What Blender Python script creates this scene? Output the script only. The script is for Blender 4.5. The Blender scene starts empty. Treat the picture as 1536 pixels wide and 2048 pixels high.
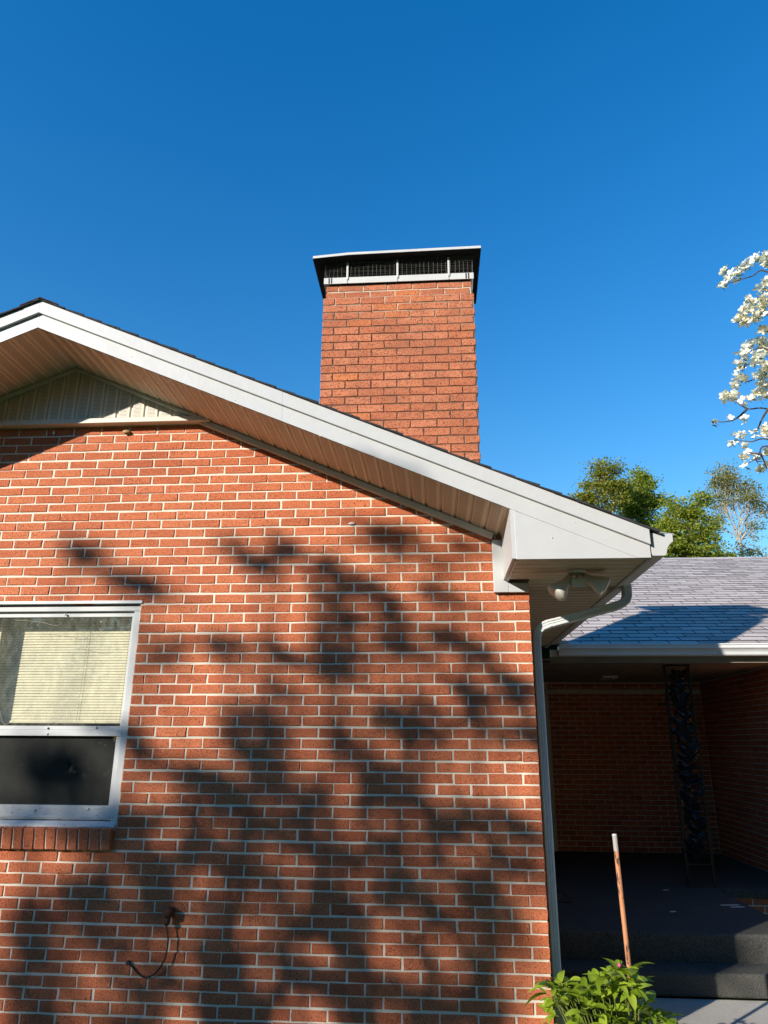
import bpy, math, random
from mathutils import Matrix, Vector
R = math.radians
scene = bpy.context.scene
col = scene.collection

# ------------------------------------------------------------------ camera
F_PX = 1420.0                                   # focal length in pixels of a 1536 px wide frame
PITCH, YAW, ROLL = R(18.0117), R(-4.0488), R(0.3336)
CAM = Vector((-0.6056, -4.48, -0.8553))
fw = Vector((math.sin(YAW) * math.cos(PITCH), math.cos(YAW) * math.cos(PITCH), math.sin(PITCH)))
rt = fw.cross(Vector((0, 0, 1))).normalized()
up = rt.cross(fw)
rt2 = math.cos(ROLL) * rt + math.sin(ROLL) * up
up2 = -math.sin(ROLL) * rt + math.cos(ROLL) * up
cd = bpy.data.cameras.new('camera')
cam = bpy.data.objects.new('camera', cd)
col.objects.link(cam)
cd.sensor_fit = 'HORIZONTAL'
cd.sensor_width = 36.0
cd.lens = F_PX / 1536.0 * 36.0
cd.clip_start = 0.05
cd.clip_end = 2000
cam.matrix_world = Matrix(((rt2.x, up2.x, -fw.x, CAM.x), (rt2.y, up2.y, -fw.y, CAM.y), (rt2.z, up2.z, -fw.z, CAM.z), (0, 0, 0, 1)))
scene.camera = cam


def ray(x, y):
    return fw + rt2 * ((x - 768) / F_PX) - up2 * ((y - 1024) / F_PX)


def at(x, y, Y):
    """the point of the plane of depth Y seen at a place of the photograph (used to survey the site)"""
    d = ray(x, y)
    return CAM + d * ((Y - CAM.y) / d.y)


def project(p):
    v = Vector(p) - CAM
    z = v.dot(fw)
    return 768 + F_PX * v.dot(rt2) / z, 1024 - F_PX * v.dot(up2) / z


# ------------------------------------------------------------------ sky, sun, exposure
SUN = Vector((0.942, 1.0, -0.548)).normalized()           # direction the light travels
SUN_EL = math.asin(-SUN.z)
SUN_AZ = math.atan2(-SUN.x, -SUN.y)                       # clockwise from +Y
world = bpy.data.worlds.new('World')
scene.world = world
world.use_nodes = True
wn, wl = world.node_tree.nodes, world.node_tree.links
for n in list(wn):
    wn.remove(n)
sky = wn.new('ShaderNodeTexSky')
sky.sky_type = 'NISHITA'
sky.sun_disc = False
sky.sun_elevation = SUN_EL
sky.sun_rotation = SUN_AZ
sky.altitude = 300
sky.air_density = 1.65
sky.dust_density = 0.0
sky.ozone_density = 5.2
hs = wn.new('ShaderNodeHueSaturation')
hs.inputs['Saturation'].default_value = 1.33
hs.inputs['Hue'].default_value = 0.507
hs.inputs['Value'].default_value = 1.0
bg = wn.new('ShaderNodeBackground')
bg.inputs['Strength'].default_value = 0.145
wo = wn.new('ShaderNodeOutputWorld')
wl.new(sky.outputs[0], hs.inputs['Color'])
wl.new(hs.outputs[0], bg.inputs['Color'])
wl.new(bg.outputs[0], wo.inputs['Surface'])

sd = bpy.data.lights.new('sun', 'SUN')
sd.energy = 4.5
sd.angle = R(0.55)
sd.color = (1.0, 0.925, 0.81)
sun = bpy.data.objects.new('sun', sd)
col.objects.link(sun)
sun.rotation_euler = SUN.to_track_quat('-Z', 'Y').to_euler()
sun.location = (-12, -14, 12)

scene.view_settings.view_transform = 'Standard'
scene.view_settings.look = 'None'
scene.view_settings.exposure = 0.48
scene.view_settings.gamma = 1.0
scene.view_settings.use_curve_mapping = False
scene.render.engine = 'CYCLES'
scene.cycles.use_denoising = True
scene.cycles.max_bounces = 8
scene.cycles.diffuse_bounces = 2
scene.cycles.glossy_bounces = 3
scene.cycles.transparent_max_bounces = 24
scene.cycles.caustics_reflective = False
scene.cycles.caustics_refractive = False

# ------------------------------------------------------------------ helpers
rng = random.Random(7)


class MB:
    def __init__(self):
        self.v, self.f = [], []

    def add(self, vs, fs):
        o = len(self.v)
        self.v.extend([tuple(p) for p in vs])
        self.f.extend([tuple(i + o for i in q) for q in fs])
        return self

    def box(self, x0, x1, y0, y1, z0, z1):
        return self.add([(x0, y0, z0), (x1, y0, z0), (x1, y1, z0), (x0, y1, z0), (x0, y0, z1), (x1, y0, z1), (x1, y1, z1), (x0, y1, z1)],
                        [(0, 3, 2, 1), (4, 5, 6, 7), (0, 1, 5, 4), (1, 2, 6, 5), (2, 3, 7, 6), (3, 0, 4, 7)])

    def obox(self, c, ax, ay, az):
        """box with half-extent vectors"""
        c, ax, ay, az = Vector(c), Vector(ax), Vector(ay), Vector(az)
        vs = [c + sx * ax + sy * ay + sz * az for sz in (-1, 1) for sx, sy in ((-1, -1), (1, -1), (1, 1), (-1, 1))]
        return self.add(vs, [(0, 3, 2, 1), (4, 5, 6, 7), (0, 1, 5, 4), (1, 2, 6, 5), (2, 3, 7, 6), (3, 0, 4, 7)])

    def prism(self, poly, axis, a, b):
        """polygon (list of 2-tuples) swept along axis 'x' or 'y' or 'z' from a to b"""
        def P(p, t):
            return {'x': (t, p[0], p[1]), 'y': (p[0], t, p[1]), 'z': (p[0], p[1], t)}[axis]
        n = len(poly)
        vs = [P(p, a) for p in poly] + [P(p, b) for p in poly]
        fs = [tuple(range(n)), tuple(range(2 * n - 1, n - 1, -1))] + [(i, i + n, (i + 1) % n + n, (i + 1) % n) for i in range(n)]
        return self.add(vs, fs)

    def tube(self, pts, rad, n=8, cap=True, sect=None):
        """tube along points; rad number or list; sect = list of 2-D section points instead of a circle"""
        pts = [Vector(p) for p in pts]
        if not isinstance(rad, (list, tuple)):
            rad = [rad] * len(pts)
        sec = sect or [(math.cos(2 * math.pi * k / n), math.sin(2 * math.pi * k / n)) for k in range(n)]
        n = len(sec)
        vs, fs = [], []
        ref = None
        for i, p in enumerate(pts):
            t = (pts[min(i + 1, len(pts) - 1)] - pts[max(i - 1, 0)])
            if t.length < 1e-9:
                t = Vector((0, 0, 1))
            t.normalize()
            if ref is None:
                ref = Vector((0, 1, 0)) if abs(t.y) < 0.9 else Vector((1, 0, 0))
            b = t.cross(ref)
            if b.length < 1e-6:
                b = t.cross(Vector((1, 0, 0.3)))
            b.normalize()
            ref = b.cross(t)
            vs.extend([p + (b * s[0] + ref * s[1]) * rad[i] for s in sec])
        for i in range(len(pts) - 1):
            for k in range(n):
                fs.append((i * n + k, i * n + (k + 1) % n, (i + 1) * n + (k + 1) % n, (i + 1) * n + k))
        if cap:
            fs.append(tuple(range(n - 1, -1, -1)))
            fs.append(tuple((len(pts) - 1) * n + k for k in range(n)))
        return self.add(vs, fs)

    def lathe(self, c, axis, prof, n=20):
        """profile of (distance along axis, radius) turned about axis from c"""
        c, ax = Vector(c), Vector(axis).normalized()
        b = ax.cross(Vector((0, 1, 0)) if abs(ax.y) < 0.9 else Vector((1, 0, 0))).normalized()
        d = ax.cross(b)
        vs, fs = [], []
        for h, r in prof:
            vs.extend([c + ax * h + (b * math.cos(2 * math.pi * k / n) + d * math.sin(2 * math.pi * k / n)) * r for k in range(n)])
        for i in range(len(prof) - 1):
            for k in range(n):
                fs.append((i * n + k, i * n + (k + 1) % n, (i + 1) * n + (k + 1) % n, (i + 1) * n + k))
        fs.append(tuple(range(n - 1, -1, -1)))
        fs.append(tuple((len(prof) - 1) * n + k for k in range(n)))
        return self.add(vs, fs)

    def mesh(self, name, mat, smooth=False):
        m = bpy.data.meshes.new(name)
        m.from_pydata(self.v, [], self.f)
        m.materials.append(mat)
        m.update()
        if smooth:
            m.shade_smooth()
        return m

    def build(self, name, mat, parent=None, smooth=False):
        return link(name, self.mesh(name, mat, smooth), parent)


def link(name, mesh, parent=None, mat4=None):
    o = bpy.data.objects.new(name, mesh)
    col.objects.link(o)
    if mat4 is not None:
        o.matrix_world = mat4
        o.matrix_basis = mat4
    if parent is not None:
        o.parent = parent
        if parent.type == 'EMPTY':
            o.matrix_parent_inverse = Matrix.Translation(-parent.location)
    return o


def tag(o, label=None, cat=None, group=None, kind=None):
    if label:
        o['label'] = label
    if cat:
        o['category'] = cat
    if group:
        o['group'] = group
    if kind:
        o['kind'] = kind
    return o


def empty(name, loc):
    o = bpy.data.objects.new(name, None)
    o.empty_display_size = 0.2
    o.location = loc
    col.objects.link(o)
    return o


def smooth_path(pts, n=5):
    out = []
    for i in range(len(pts) - 1):
        p0, p1, p2, p3 = pts[max(i - 1, 0)], pts[i], pts[i + 1], pts[min(i + 2, len(pts) - 1)]
        for k in range(n):
            t = k / n
            out.append(0.5 * ((2 * p1) + (p2 - p0) * t + (2 * p0 - 5 * p1 + 4 * p2 - p3) * t * t + (3 * p1 - p0 - 3 * p2 + p3) * t ** 3))
    out.append(pts[-1])
    return out




def bevel(o, w=0.003, seg=2):
    m = o.modifiers.new('soft edges', 'BEVEL')
    m.width = w
    m.segments = seg
    m.limit_method = 'ANGLE'
    m.angle_limit = R(40)
    return o


# ------------------------------------------------------------------ materials
class NT:
    def __init__(self, name):
        self.m = bpy.data.materials.new(name)
        self.m.use_nodes = True
        self.t = self.m.node_tree
        self.n, self.l = self.t.nodes, self.t.links
        self.b = self.n['Principled BSDF']
        self.out = self.n['Material Output']
        self._pos = None

    def node(self, kind, **kw):
        n = self.n.new(kind)
        for k, v in kw.items():
            setattr(n, k, v)
        return n

    def val(self, sock, v):
        if hasattr(v, 'is_output') or isinstance(v, bpy.types.NodeSocket):
            self.l.new(v, sock)
        else:
            sock.default_value = v

    def pos(self):
        if self._pos is None:
            self._pos = self.node('ShaderNodeNewGeometry').outputs['Position']
        return self._pos

    def obj(self):
        return self.node('ShaderNodeTexCoord').outputs['Object']

    def scaled(self, v, s):
        n = self.node('ShaderNodeVectorMath', operation='MULTIPLY')
        self.l.new(v, n.inputs[0])
        n.inputs[1].default_value = s
        return n.outputs[0]

    def noise(self, vec, scale, detail=3, rough=0.55):
        n = self.node('ShaderNodeTexNoise')
        self.l.new(vec, n.inputs['Vector'])
        n.inputs['Scale'].default_value = scale
        n.inputs['Detail'].default_value = detail
        n.inputs['Roughness'].default_value = rough
        return n.outputs['Fac']

    def voro(self, vec, scale, out='Distance'):
        n = self.node('ShaderNodeTexVoronoi')
        self.l.new(vec, n.inputs['Vector'])
        n.inputs['Scale'].default_value = scale
        return n.outputs[out]

    def math(self, op, a, b=0.0, c=None, clamp=False):
        n = self.node('ShaderNodeMath', operation=op, use_clamp=clamp)
        self.val(n.inputs[0], a)
        self.val(n.inputs[1], b)
        if c is not None:
            self.val(n.inputs[2], c)
        return n.outputs[0]

    def step(self, v, lo, hi, to0=0.0, to1=1.0):
        n = self.node('ShaderNodeMapRange')
        self.val(n.inputs[0], v)
        n.inputs[1].default_value = lo
        n.inputs[2].default_value = hi
        n.inputs[3].default_value = to0
        n.inputs[4].default_value = to1
        return n.outputs[0]

    def mix(self, f, a, b, mode='MIX'):
        n = self.node('ShaderNodeMix', data_type='RGBA', blend_type=mode)
        self.val(n.inputs[0], f)
        self.val(n.inputs[6], a if not isinstance(a, tuple) else (*a, 1)[:4])
        self.val(n.inputs[7], b if not isinstance(b, tuple) else (*b, 1)[:4])
        return n.outputs[2]

    def ramp(self, v, stops):
        n = self.node('ShaderNodeValToRGB')
        self.val(n.inputs[0], v)
        e = n.color_ramp.elements
        while len(e) < len(stops):
            e.new(0.5)
        for k, (p, c) in enumerate(stops):
            e[k].position = p
            e[k].color = (*c, 1)
        return n.outputs[0]

    def sep(self, v):
        n = self.node('ShaderNodeSeparateXYZ')
        self.l.new(v, n.inputs[0])
        return n.outputs

    def bump(self, h, strength=0.3, dist=0.01):
        n = self.node('ShaderNodeBump')
        n.inputs['Strength'].default_value = strength
        n.inputs['Distance'].default_value = dist
        self.l.new(h, n.inputs['Height'])
        self.l.new(n.outputs[0], self.b.inputs['Normal'])

    def set(self, color=None, rough=None, metal=None, spec=None):
        if color is not None:
            self.val(self.b.inputs['Base Color'], color if not isinstance(color, tuple) else (*color, 1)[:4])
        if rough is not None:
            self.val(self.b.inputs['Roughness'], rough)
        if metal is not None:
            self.val(self.b.inputs['Metallic'], metal)
        if spec is not None:
            self.val(self.b.inputs['Specular IOR Level'], spec)
        return self.m


def brick_mat(name, single, chimney=False):
    t = NT(name)
    if single:
        rnd = t.node('ShaderNodeObjectInfo').outputs['Random']
    else:
        rnd = t.node('ShaderNodeNewGeometry').outputs['Random Per Island']
    p = t.pos()
    if chimney:
        base = t.ramp(rnd, [(0.0, (0.55, 0.175, 0.085)), (0.35, (0.63, 0.215, 0.105)), (0.7, (0.68, 0.25, 0.13)), (0.94, (0.64, 0.215, 0.10)), (1.0, (0.72, 0.23, 0.08))])
    else:
        base = t.ramp(rnd, [(0.0, (0.47, 0.118, 0.052)), (0.10, (0.58, 0.158, 0.068)), (0.5, (0.655, 0.190, 0.082)), (0.88, (0.71, 0.222, 0.100)), (1.0, (0.61, 0.160, 0.064))])
    # fired blotches
    bl = t.noise(t.scaled(p, (1, 1, 1.6)), 11, 3)
    c = t.mix(t.step(bl, 0.42, 0.72, 0.0, 0.40), base, (0.46, 0.135, 0.07))
    # wire-cut drag marks and dark pits
    drag = t.noise(t.scaled(p, (230, 230, 55)), 1.0, 2, 0.6)
    c = t.mix(t.step(drag, 0.54, 0.68, 0.0, 0.55), c, (0.24, 0.065, 0.035))
    pit = t.noise(p, 135, 2, 0.55)
    pm = t.step(pit, 0.585, 0.64, 0.0, 0.9)
    pale = t.noise(t.scaled(p, (1, 1.7, 1.3)), 120, 2, 0.5)
    c = t.mix(t.step(pale, 0.54, 0.66, 0.0, 0.40), c, (0.82, 0.34, 0.17))
    c = t.mix(pm, c, (0.10, 0.030, 0.022))
    lime = t.noise(p, 60, 4, 0.7)
    c = t.mix(t.step(lime, 0.66, 0.76, 0.0, 0.35), c, (0.62, 0.50, 0.42))
    w_ = t.noise(t.scaled(p, (0.7, 1, 1.5)), 1.7, 4, 0.6)
    c = t.mix(t.step(w_, 0.42, 0.72, 0.0, 0.30), c, (0.40, 0.11, 0.06))
    sm = t.noise(p, 17, 5, 0.7)
    c = t.mix(t.step(sm, 0.62, 0.74, 0.0, 0.28), c, (0.78, 0.56, 0.42))
    if chimney:
        soot = t.noise(t.scaled(p, (1.0, 1.0, 2.2)), 3.2, 4)
        c = t.mix(t.step(soot, 0.44, 0.74, 0.0, 0.42), c, (0.22, 0.085, 0.05))
    t.set(c, 0.88, spec=0.25)
    h = t.math('ADD', t.math('MULTIPLY', drag, -0.6), t.math('MULTIPLY', pm, -0.8))
    t.bump(h, 0.55, 0.004)
    return t.m


def mortar_mat(name, col_a, col_b, dirt=None):
    t = NT(name)
    p = t.pos()
    n = t.noise(p, 9, 4)
    c = t.mix(t.step(n, 0.35, 0.7), col_a, col_b)
    g = t.noise(p, 330, 2)
    c = t.mix(t.step(g, 0.55, 0.75, 0, 0.4), c, (0.30, 0.26, 0.2))
    if dirt:
        z = t.sep(p)[2]
        zz = t.math('ADD', z, t.math('MULTIPLY', t.math('SUBTRACT', t.noise(p, 3.0, 3), 0.5), 0.7))
        c = t.mix(t.step(zz, dirt[0], dirt[1], 1.0, 0.0), c, dirt[2])
    t.set(c, 0.95, spec=0.1)
    t.bump(g, 0.5, 0.003)
    return t.m


def painted_metal(name, colr, rough=0.42, dirt=0.25, dcol=(0.35, 0.32, 0.26)):
    t = NT(name)
    p = t.pos()
    a = t.noise(p, 2.3, 5, 0.62)
    c = t.mix(t.step(a, 0.48, 0.8, 0, dirt), colr, dcol)
    s = t.noise(p, 75, 2)
    c = t.mix(t.step(s, 0.74, 0.80, 0, 0.7 * dirt + 0.1), c, (0.12, 0.10, 0.08))
    t.set(c, t.step(a, 0.3, 0.8, rough - 0.06, rough + 0.14), spec=0.4)
    t.bump(t.math('ADD', t.math('MULTIPLY', t.noise(p, 2.2, 2), 3.0), t.noise(p, 9, 2)), 0.10, 0.02)
    return t.m


def vinyl_mat(name, colr):
    """perforated vinyl: local x runs across the strip (0..0.1 m), local y along it"""
    t = NT(name)
    s = t.sep(t.obj())
    pu, pv = 0.0092, 0.0105
    u = t.math('DIVIDE', s[0], pu)
    v = t.math('DIVIDE', s[1], pv)
    row = t.math('FLOOR', v)
    u2 = t.math('ADD', u, t.math('MULTIPLY', t.math('MODULO', t.math('ABSOLUTE', row), 2.0), 0.5))
    fu = t.math('SUBTRACT', t.math('FRACT', u2), 0.5)
    fv = t.math('SUBTRACT', t.math('FRACT', v), 0.5)
    d = t.math('SQRT', t.math('ADD', t.math('MULTIPLY', fu, fu), t.math('MULTIPLY', fv, fv)))
    dot = t.step(d, 0.27, 0.34, 1.0, 0.0)
    band = t.math('MULTIPLY', t.math('GREATER_THAN', s[0], 0.030), t.math('LESS_THAN', s[0], 0.086))
    hole = t.math('MULTIPLY', dot, band)
    p = t.pos()
    a = t.noise(p, 2.0, 5, 0.6)
    c = t.mix(t.step(a, 0.45, 0.8, 0, 0.25), colr, (0.40, 0.35, 0.26))
    c = t.mix(hole, c, (0.04, 0.035, 0.03))
    t.set(c, 0.5, spec=0.35)
    return t.m


def leaf_mat(name, stops, trans=0.35, rough=0.5, by_object=False, gloss=0.3):
    t = NT(name)
    g = t.node('ShaderNodeObjectInfo').outputs['Random'] if by_object else t.node('ShaderNodeNewGeometry').outputs['Random Per Island']
    c = t.ramp(g, stops)
    n = t.noise(t.pos(), 1.1, 2)
    c = t.mix(t.step(n, 0.35, 0.7, 0, 0.45), c, t.ramp(g, [(p, (q[0] * 1.35, q[1] * 1.12, q[2] * 0.8)) for p, q in stops]))
    t.set(c, rough, spec=gloss)
    tr = t.node('ShaderNodeBsdfTranslucent')
    c2 = t.mix(1.0, c, (1.25, 1.25, 0.6), 'MULTIPLY')
    t.l.new(c2, tr.inputs['Color'])
    mx = t.node('ShaderNodeMixShader')
    mx.inputs[0].default_value = trans
    t.l.new(t.b.outputs[0], mx.inputs[1])
    t.l.new(tr.outputs[0], mx.inputs[2])
    t.l.new(mx.outputs[0], t.out.inputs['Surface'])
    return t.m


def plain(name, colr, rough=0.6, var=0.2, scale=8, metal=0.0, spec=0.4, bump=0.0):
    t = NT(name)
    n = t.noise(t.pos(), scale, 4)
    c = t.mix(t.step(n, 0.3, 0.75, 0, 1), tuple(x * (1 - var) for x in colr), tuple(min(1, x * (1 + var)) for x in colr))
    t.set(c, rough, metal=metal, spec=spec)
    if bump:
        t.bump(t.noise(t.pos(), scale * 8, 3), bump, 0.01)
    return t.m


M = {}
M['brick'] = brick_mat('red wire-cut brick', True)
M['brick_mass'] = brick_mat('red wire-cut brickwork', False)
M['chimney_brick'] = brick_mat('weathered chimney brick', True, True)
M['chimney_mass'] = brick_mat('weathered chimney brickwork', False, True)
M['mortar'] = mortar_mat('cream mortar', (0.78, 0.705, 0.57), (0.87, 0.80, 0.67))
M['chimney_mortar'] = mortar_mat('chimney mortar', (0.62, 0.54, 0.42), (0.70, 0.62, 0.49), (2.24, 2.50, (0.17, 0.115, 0.08)))
M['white'] = painted_metal('white coated aluminium', (0.575, 0.58, 0.58), 0.40, 0.14)
M['trim'] = painted_metal('cream trim', (0.72, 0.68, 0.58), 0.45, 0.3)
M['gutter'] = painted_metal('white gutter', (0.80, 0.82, 0.83), 0.42, 0.25, (0.30, 0.30, 0.26))
M['vinyl'] = vinyl_mat('almond perforated vinyl', (0.83, 0.715, 0.54))
M['siding'] = vinyl_mat('cream perforated siding', (0.78, 0.75, 0.64))
M['shaded_vinyl'] = plain('ceiling vinyl in shade tone', (0.30, 0.26, 0.21), 0.6, 0.15, 3)  # whitish ceiling vinyl toned down, porch shade put into the colour
M['galv'] = painted_metal('galvanised sheet', (0.66, 0.66, 0.64), 0.45, 0.3, (0.40, 0.38, 0.34))
M['black'] = plain('matt black', (0.02, 0.02, 0.02), 0.9, 0.3)
M['wire'] = plain('grey wire', (0.24, 0.235, 0.22), 0.5, 0.3, 20, 0.6)
M['dark_metal'] = plain('dark weathered metal', (0.05, 0.05, 0.055), 0.6, 0.3, 20)
M['iron'] = plain('black gloss painted iron', (0.010, 0.013, 0.016), 0.28, 0.3, 30, 0.0, 0.45)
M['lamp'] = painted_metal('yellowed white lamp', (0.68, 0.66, 0.58), 0.4, 0.3)
M['rubber'] = plain('brown rubber cable', (0.06, 0.035, 0.025), 0.6, 0.3, 30)
M['rusty'] = plain('rusty pipe', (0.11, 0.055, 0.035), 0.75, 0.5, 60, 0.3, 0.3, 0.4)
M['door'] = plain('dark door', (0.07, 0.05, 0.04), 0.5, 0.2)
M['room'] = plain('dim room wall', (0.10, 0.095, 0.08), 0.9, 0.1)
M['mat'] = plain('striped door mat', (0.10, 0.085, 0.07), 0.95, 0.4, 60)
M['nest'] = plain('dried mud nest', (0.50, 0.36, 0.17), 0.95, 0.4, 90, 0, 0.1, 0.6)
M['paint_fleck'] = plain('white fleck', (0.75, 0.73, 0.70), 0.8, 0.1)


def pole_mat():
    t = NT('flaking orange paint on steel')
    p = t.pos()
    n = t.noise(t.scaled(p, (1, 1, 0.3)), 48, 4, 0.65)
    c = t.mix(t.step(t.noise(p, 9, 3), 0.3, 0.7), (0.50, 0.20, 0.085), (0.58, 0.27, 0.13))
    c = t.mix(t.step(n, 0.56, 0.61), c, (0.07, 0.035, 0.025))
    z = t.sep(p)[2]
    c = t.mix(t.step(z, -1.442, -1.436), c, (0.40, 0.37, 0.33))
    t.set(c, 0.7)
    t.bump(n, 0.3, 0.004)
    return t.m


def shingle_mat(name, single):
    t = NT(name)
    rnd = t.node('ShaderNodeObjectInfo').outputs['Random'] if single else t.node('ShaderNodeNewGeometry').outputs['Random Per Island']
    c = t.ramp(rnd, [(0, (0.42, 0.36, 0.335)), (0.5, (0.55, 0.48, 0.45)), (1, (0.66, 0.585, 0.55))])
    p = t.pos()
    g = t.noise(p, 420, 2, 0.6)
    c = t.mix(t.step(g, 0.45, 0.7, 0, 0.5), c, (0.18, 0.15, 0.15))
    w = t.noise(p, 2.2, 4)
    c = t.mix(t.step(w, 0.4, 0.75, 0, 0.35), c, (0.40, 0.36, 0.35))
    t.set(c, 0.92, spec=0.2)
    t.bump(g, 0.5, 0.004)
    return t.m


def carpet_mat():
    t = NT('charcoal outdoor carpet')
    p = t.pos()
    g = t.noise(p, 150, 3, 0.75)
    c = t.mix(t.step(g, 0.36, 0.64), (0.022, 0.024, 0.026), (0.19, 0.185, 0.165))
    w = t.noise(p, 3.5, 4)
    c = t.mix(t.step(w, 0.45, 0.75, 0, 0.5), c, (0.15, 0.14, 0.12))
    s = t.noise(p, 38, 2)
    c = t.mix(t.step(s, 0.76, 0.79, 0, 0.7), c, (0.32, 0.31, 0.28))
    t.set(c, 0.98, spec=0.05)
    t.bump(g, 1.0, 0.01)
    return t.m


def concrete_mat():
    t = NT('old concrete')
    p = t.pos()
    g = t.noise(p, 190, 3, 0.7)
    c = t.mix(t.step(g, 0.3, 0.7), (0.36, 0.34, 0.30), (0.70, 0.67, 0.60))
    w = t.noise(p, 2.5, 4)
    c = t.mix(t.step(w, 0.4, 0.75, 0, 0.45), c, (0.36, 0.34, 0.30))
    t.set(c, 0.95, spec=0.15)
    t.bump(g, 0.7, 0.006)
    return t.m


def glass_mat(name, dirt, dcol):
    t = NT(name)
    tr = t.node('ShaderNodeBsdfTransparent')
    tr.inputs['Color'].default_value = (0.985, 0.985, 0.97, 1)
    gl = t.node('ShaderNodeBsdfGlossy')
    gl.inputs['Roughness'].default_value = 0.015
    lw = t.node('ShaderNodeLayerWeight')
    lw.inputs['Blend'].default_value = 0.5
    schlick = t.math('ADD', 0.045, t.math('MULTIPLY', t.math('POWER', lw.outputs['Facing'], 5.0), 0.95))
    m1 = t.node('ShaderNodeMixShader')
    t.l.new(schlick, m1.inputs[0])
    t.l.new(tr.outputs[0], m1.inputs[1])
    t.l.new(gl.outputs[0], m1.inputs[2])
    t.set(dcol, 0.8)
    n = t.noise(t.scaled(t.pos(), (1, 1, 0.45)), 26, 5, 0.7)
    m2 = t.node('ShaderNodeMixShader')
    t.l.new(t.step(n, 0.4, 0.8, dirt * 0.25, dirt), m2.inputs[0])
    t.l.new(m1.outputs[0], m2.inputs[1])
    t.l.new(t.b.outputs[0], m2.inputs[2])
    t.l.new(m2.outputs[0], t.out.inputs['Surface'])
    return t.m


def screen_mat():
    t = NT('dark insect screen')
    p = t.pos()
    tr = t.node('ShaderNodeBsdfTransparent')
    tr.inputs['Color'].default_value = (0.8, 0.8, 0.8, 1)
    t.set(t.mix(t.step(t.noise(p, 3.0, 4), 0.35, 0.75), (0.006, 0.008, 0.009), (0.018, 0.020, 0.019)), 0.7)
    m1 = t.node('ShaderNodeMixShader')
    m1.inputs[0].default_value = 0.62
    t.l.new(tr.outputs[0], m1.inputs[1])
    t.l.new(t.b.outputs[0], m1.inputs[2])
    t.l.new(m1.outputs[0], t.out.inputs['Surface'])
    return t.m


def flaky_paint():
    t = NT('flaking white window paint')
    p = t.pos()
    n = t.noise(t.scaled(p, (0.5, 1, 2.2)), 60, 4, 0.65)
    z = t.sep(p)[2]
    low = t.step(z, -1.19, -1.26)
    c = t.mix(t.step(t.noise(p, 5, 3), 0.4, 0.8, 0, 0.4), (0.64, 0.65, 0.65), (0.48, 0.48, 0.46))
    c = t.mix(t.math('MULTIPLY', t.step(n, 0.60, 0.64), t.math('ADD', 0.08, t.math('MULTIPLY', low, 0.75))), c, (0.22, 0.20, 0.18))
    t.set(c, 0.55)
    t.bump(n, 0.15, 0.004)
    return t.m


M['pole'] = pole_mat()
M['shingle'] = shingle_mat('grey asphalt shingle', True)
M['shingle_mass'] = shingle_mat('grey asphalt shingles', False)
M['dark_shingle'] = plain('dark asphalt shingle edge', (0.055, 0.055, 0.06), 0.95, 0.3, 40, 0, 0.1, 0.5)
M['carpet'] = carpet_mat()
M['concrete'] = concrete_mat()
M['glass'] = glass_mat('dusty window glass', 0.20, (0.42, 0.43, 0.36))
M['glass_clear'] = glass_mat('window glass', 0.03, (0.3, 0.3, 0.3))
M['screen'] = screen_mat()
M['window'] = flaky_paint()
M['blind'] = plain('cream blind slat', (0.90, 0.85, 0.62), 0.5, 0.04, 4)
M['cord'] = plain('blind cord', (0.40, 0.37, 0.28), 0.8, 0.1)
M['bark'] = plain('grey bark', (0.26, 0.22, 0.17), 0.9, 0.35, 6, 0, 0.2, 0.4)
M['pale_bark'] = plain('pale bark', (0.42, 0.36, 0.28), 0.9, 0.3, 5, 0, 0.2, 0.4)
M['twig'] = plain('dark twig bark', (0.085, 0.07, 0.065), 0.85, 0.3, 20)
M['leaf_olive'] = leaf_mat('olive leaves', [(0, (0.14, 0.175, 0.028)), (0.5, (0.24, 0.27, 0.04)), (1, (0.35, 0.34, 0.06))], 0.42)
M['leaf_green'] = leaf_mat('spring green leaves', [(0, (0.14, 0.195, 0.024)), (0.5, (0.26, 0.32, 0.036)), (1, (0.38, 0.41, 0.06))], 0.42)
M['leaf_pale'] = leaf_mat('pale budding leaves', [(0, (0.20, 0.22, 0.06)), (0.5, (0.30, 0.31, 0.10)), (1, (0.38, 0.34, 0.15))], 0.42)
M['leaf_peony'] = leaf_mat('fresh glossy leaf', [(0, (0.17, 0.26, 0.018)), (0.5, (0.28, 0.41, 0.03)), (1, (0.38, 0.50, 0.055))], 0.35, 0.36, True, 0.5)
M['leaf_peony_mass'] = leaf_mat('fresh glossy leaves', [(0, (0.17, 0.26, 0.018)), (0.5, (0.28, 0.41, 0.03)), (1, (0.38, 0.50, 0.055))], 0.35, 0.36, False, 0.5)
M['leaf_young'] = leaf_mat('young dogwood leaf', [(0, (0.10, 0.15, 0.03)), (1, (0.20, 0.24, 0.06))], 0.4, 0.5, True)
M['petal'] = leaf_mat('white bract', [(0, (0.74, 0.74, 0.70)), (0.5, (0.83, 0.83, 0.80)), (1, (0.86, 0.86, 0.84))], 0.25, 0.55, True)
M['petal_mass'] = leaf_mat('white bracts', [(0, (0.74, 0.74, 0.70)), (0.5, (0.83, 0.83, 0.80)), (1, (0.86, 0.86, 0.84))], 0.25, 0.55)
M['stem'] = plain('green stem', (0.16, 0.20, 0.04), 0.6, 0.3, 30)
M['bud'] = plain('pink bud', (0.55, 0.10, 0.22), 0.5, 0.2, 60)


def grass_mat():
    t = NT('spring lawn')
    p = t.pos()
    c = t.mix(t.step(t.noise(p, 1.3, 5), 0.35, 0.7), (0.035, 0.055, 0.014), (0.07, 0.085, 0.028))
    c = t.mix(t.step(t.noise(p, 70, 3), 0.4, 0.7, 0, 0.6), c, (0.03, 0.042, 0.012))
    t.set(c, 0.95, spec=0.1)
    return t.m


M['grass'] = grass_mat()

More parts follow.
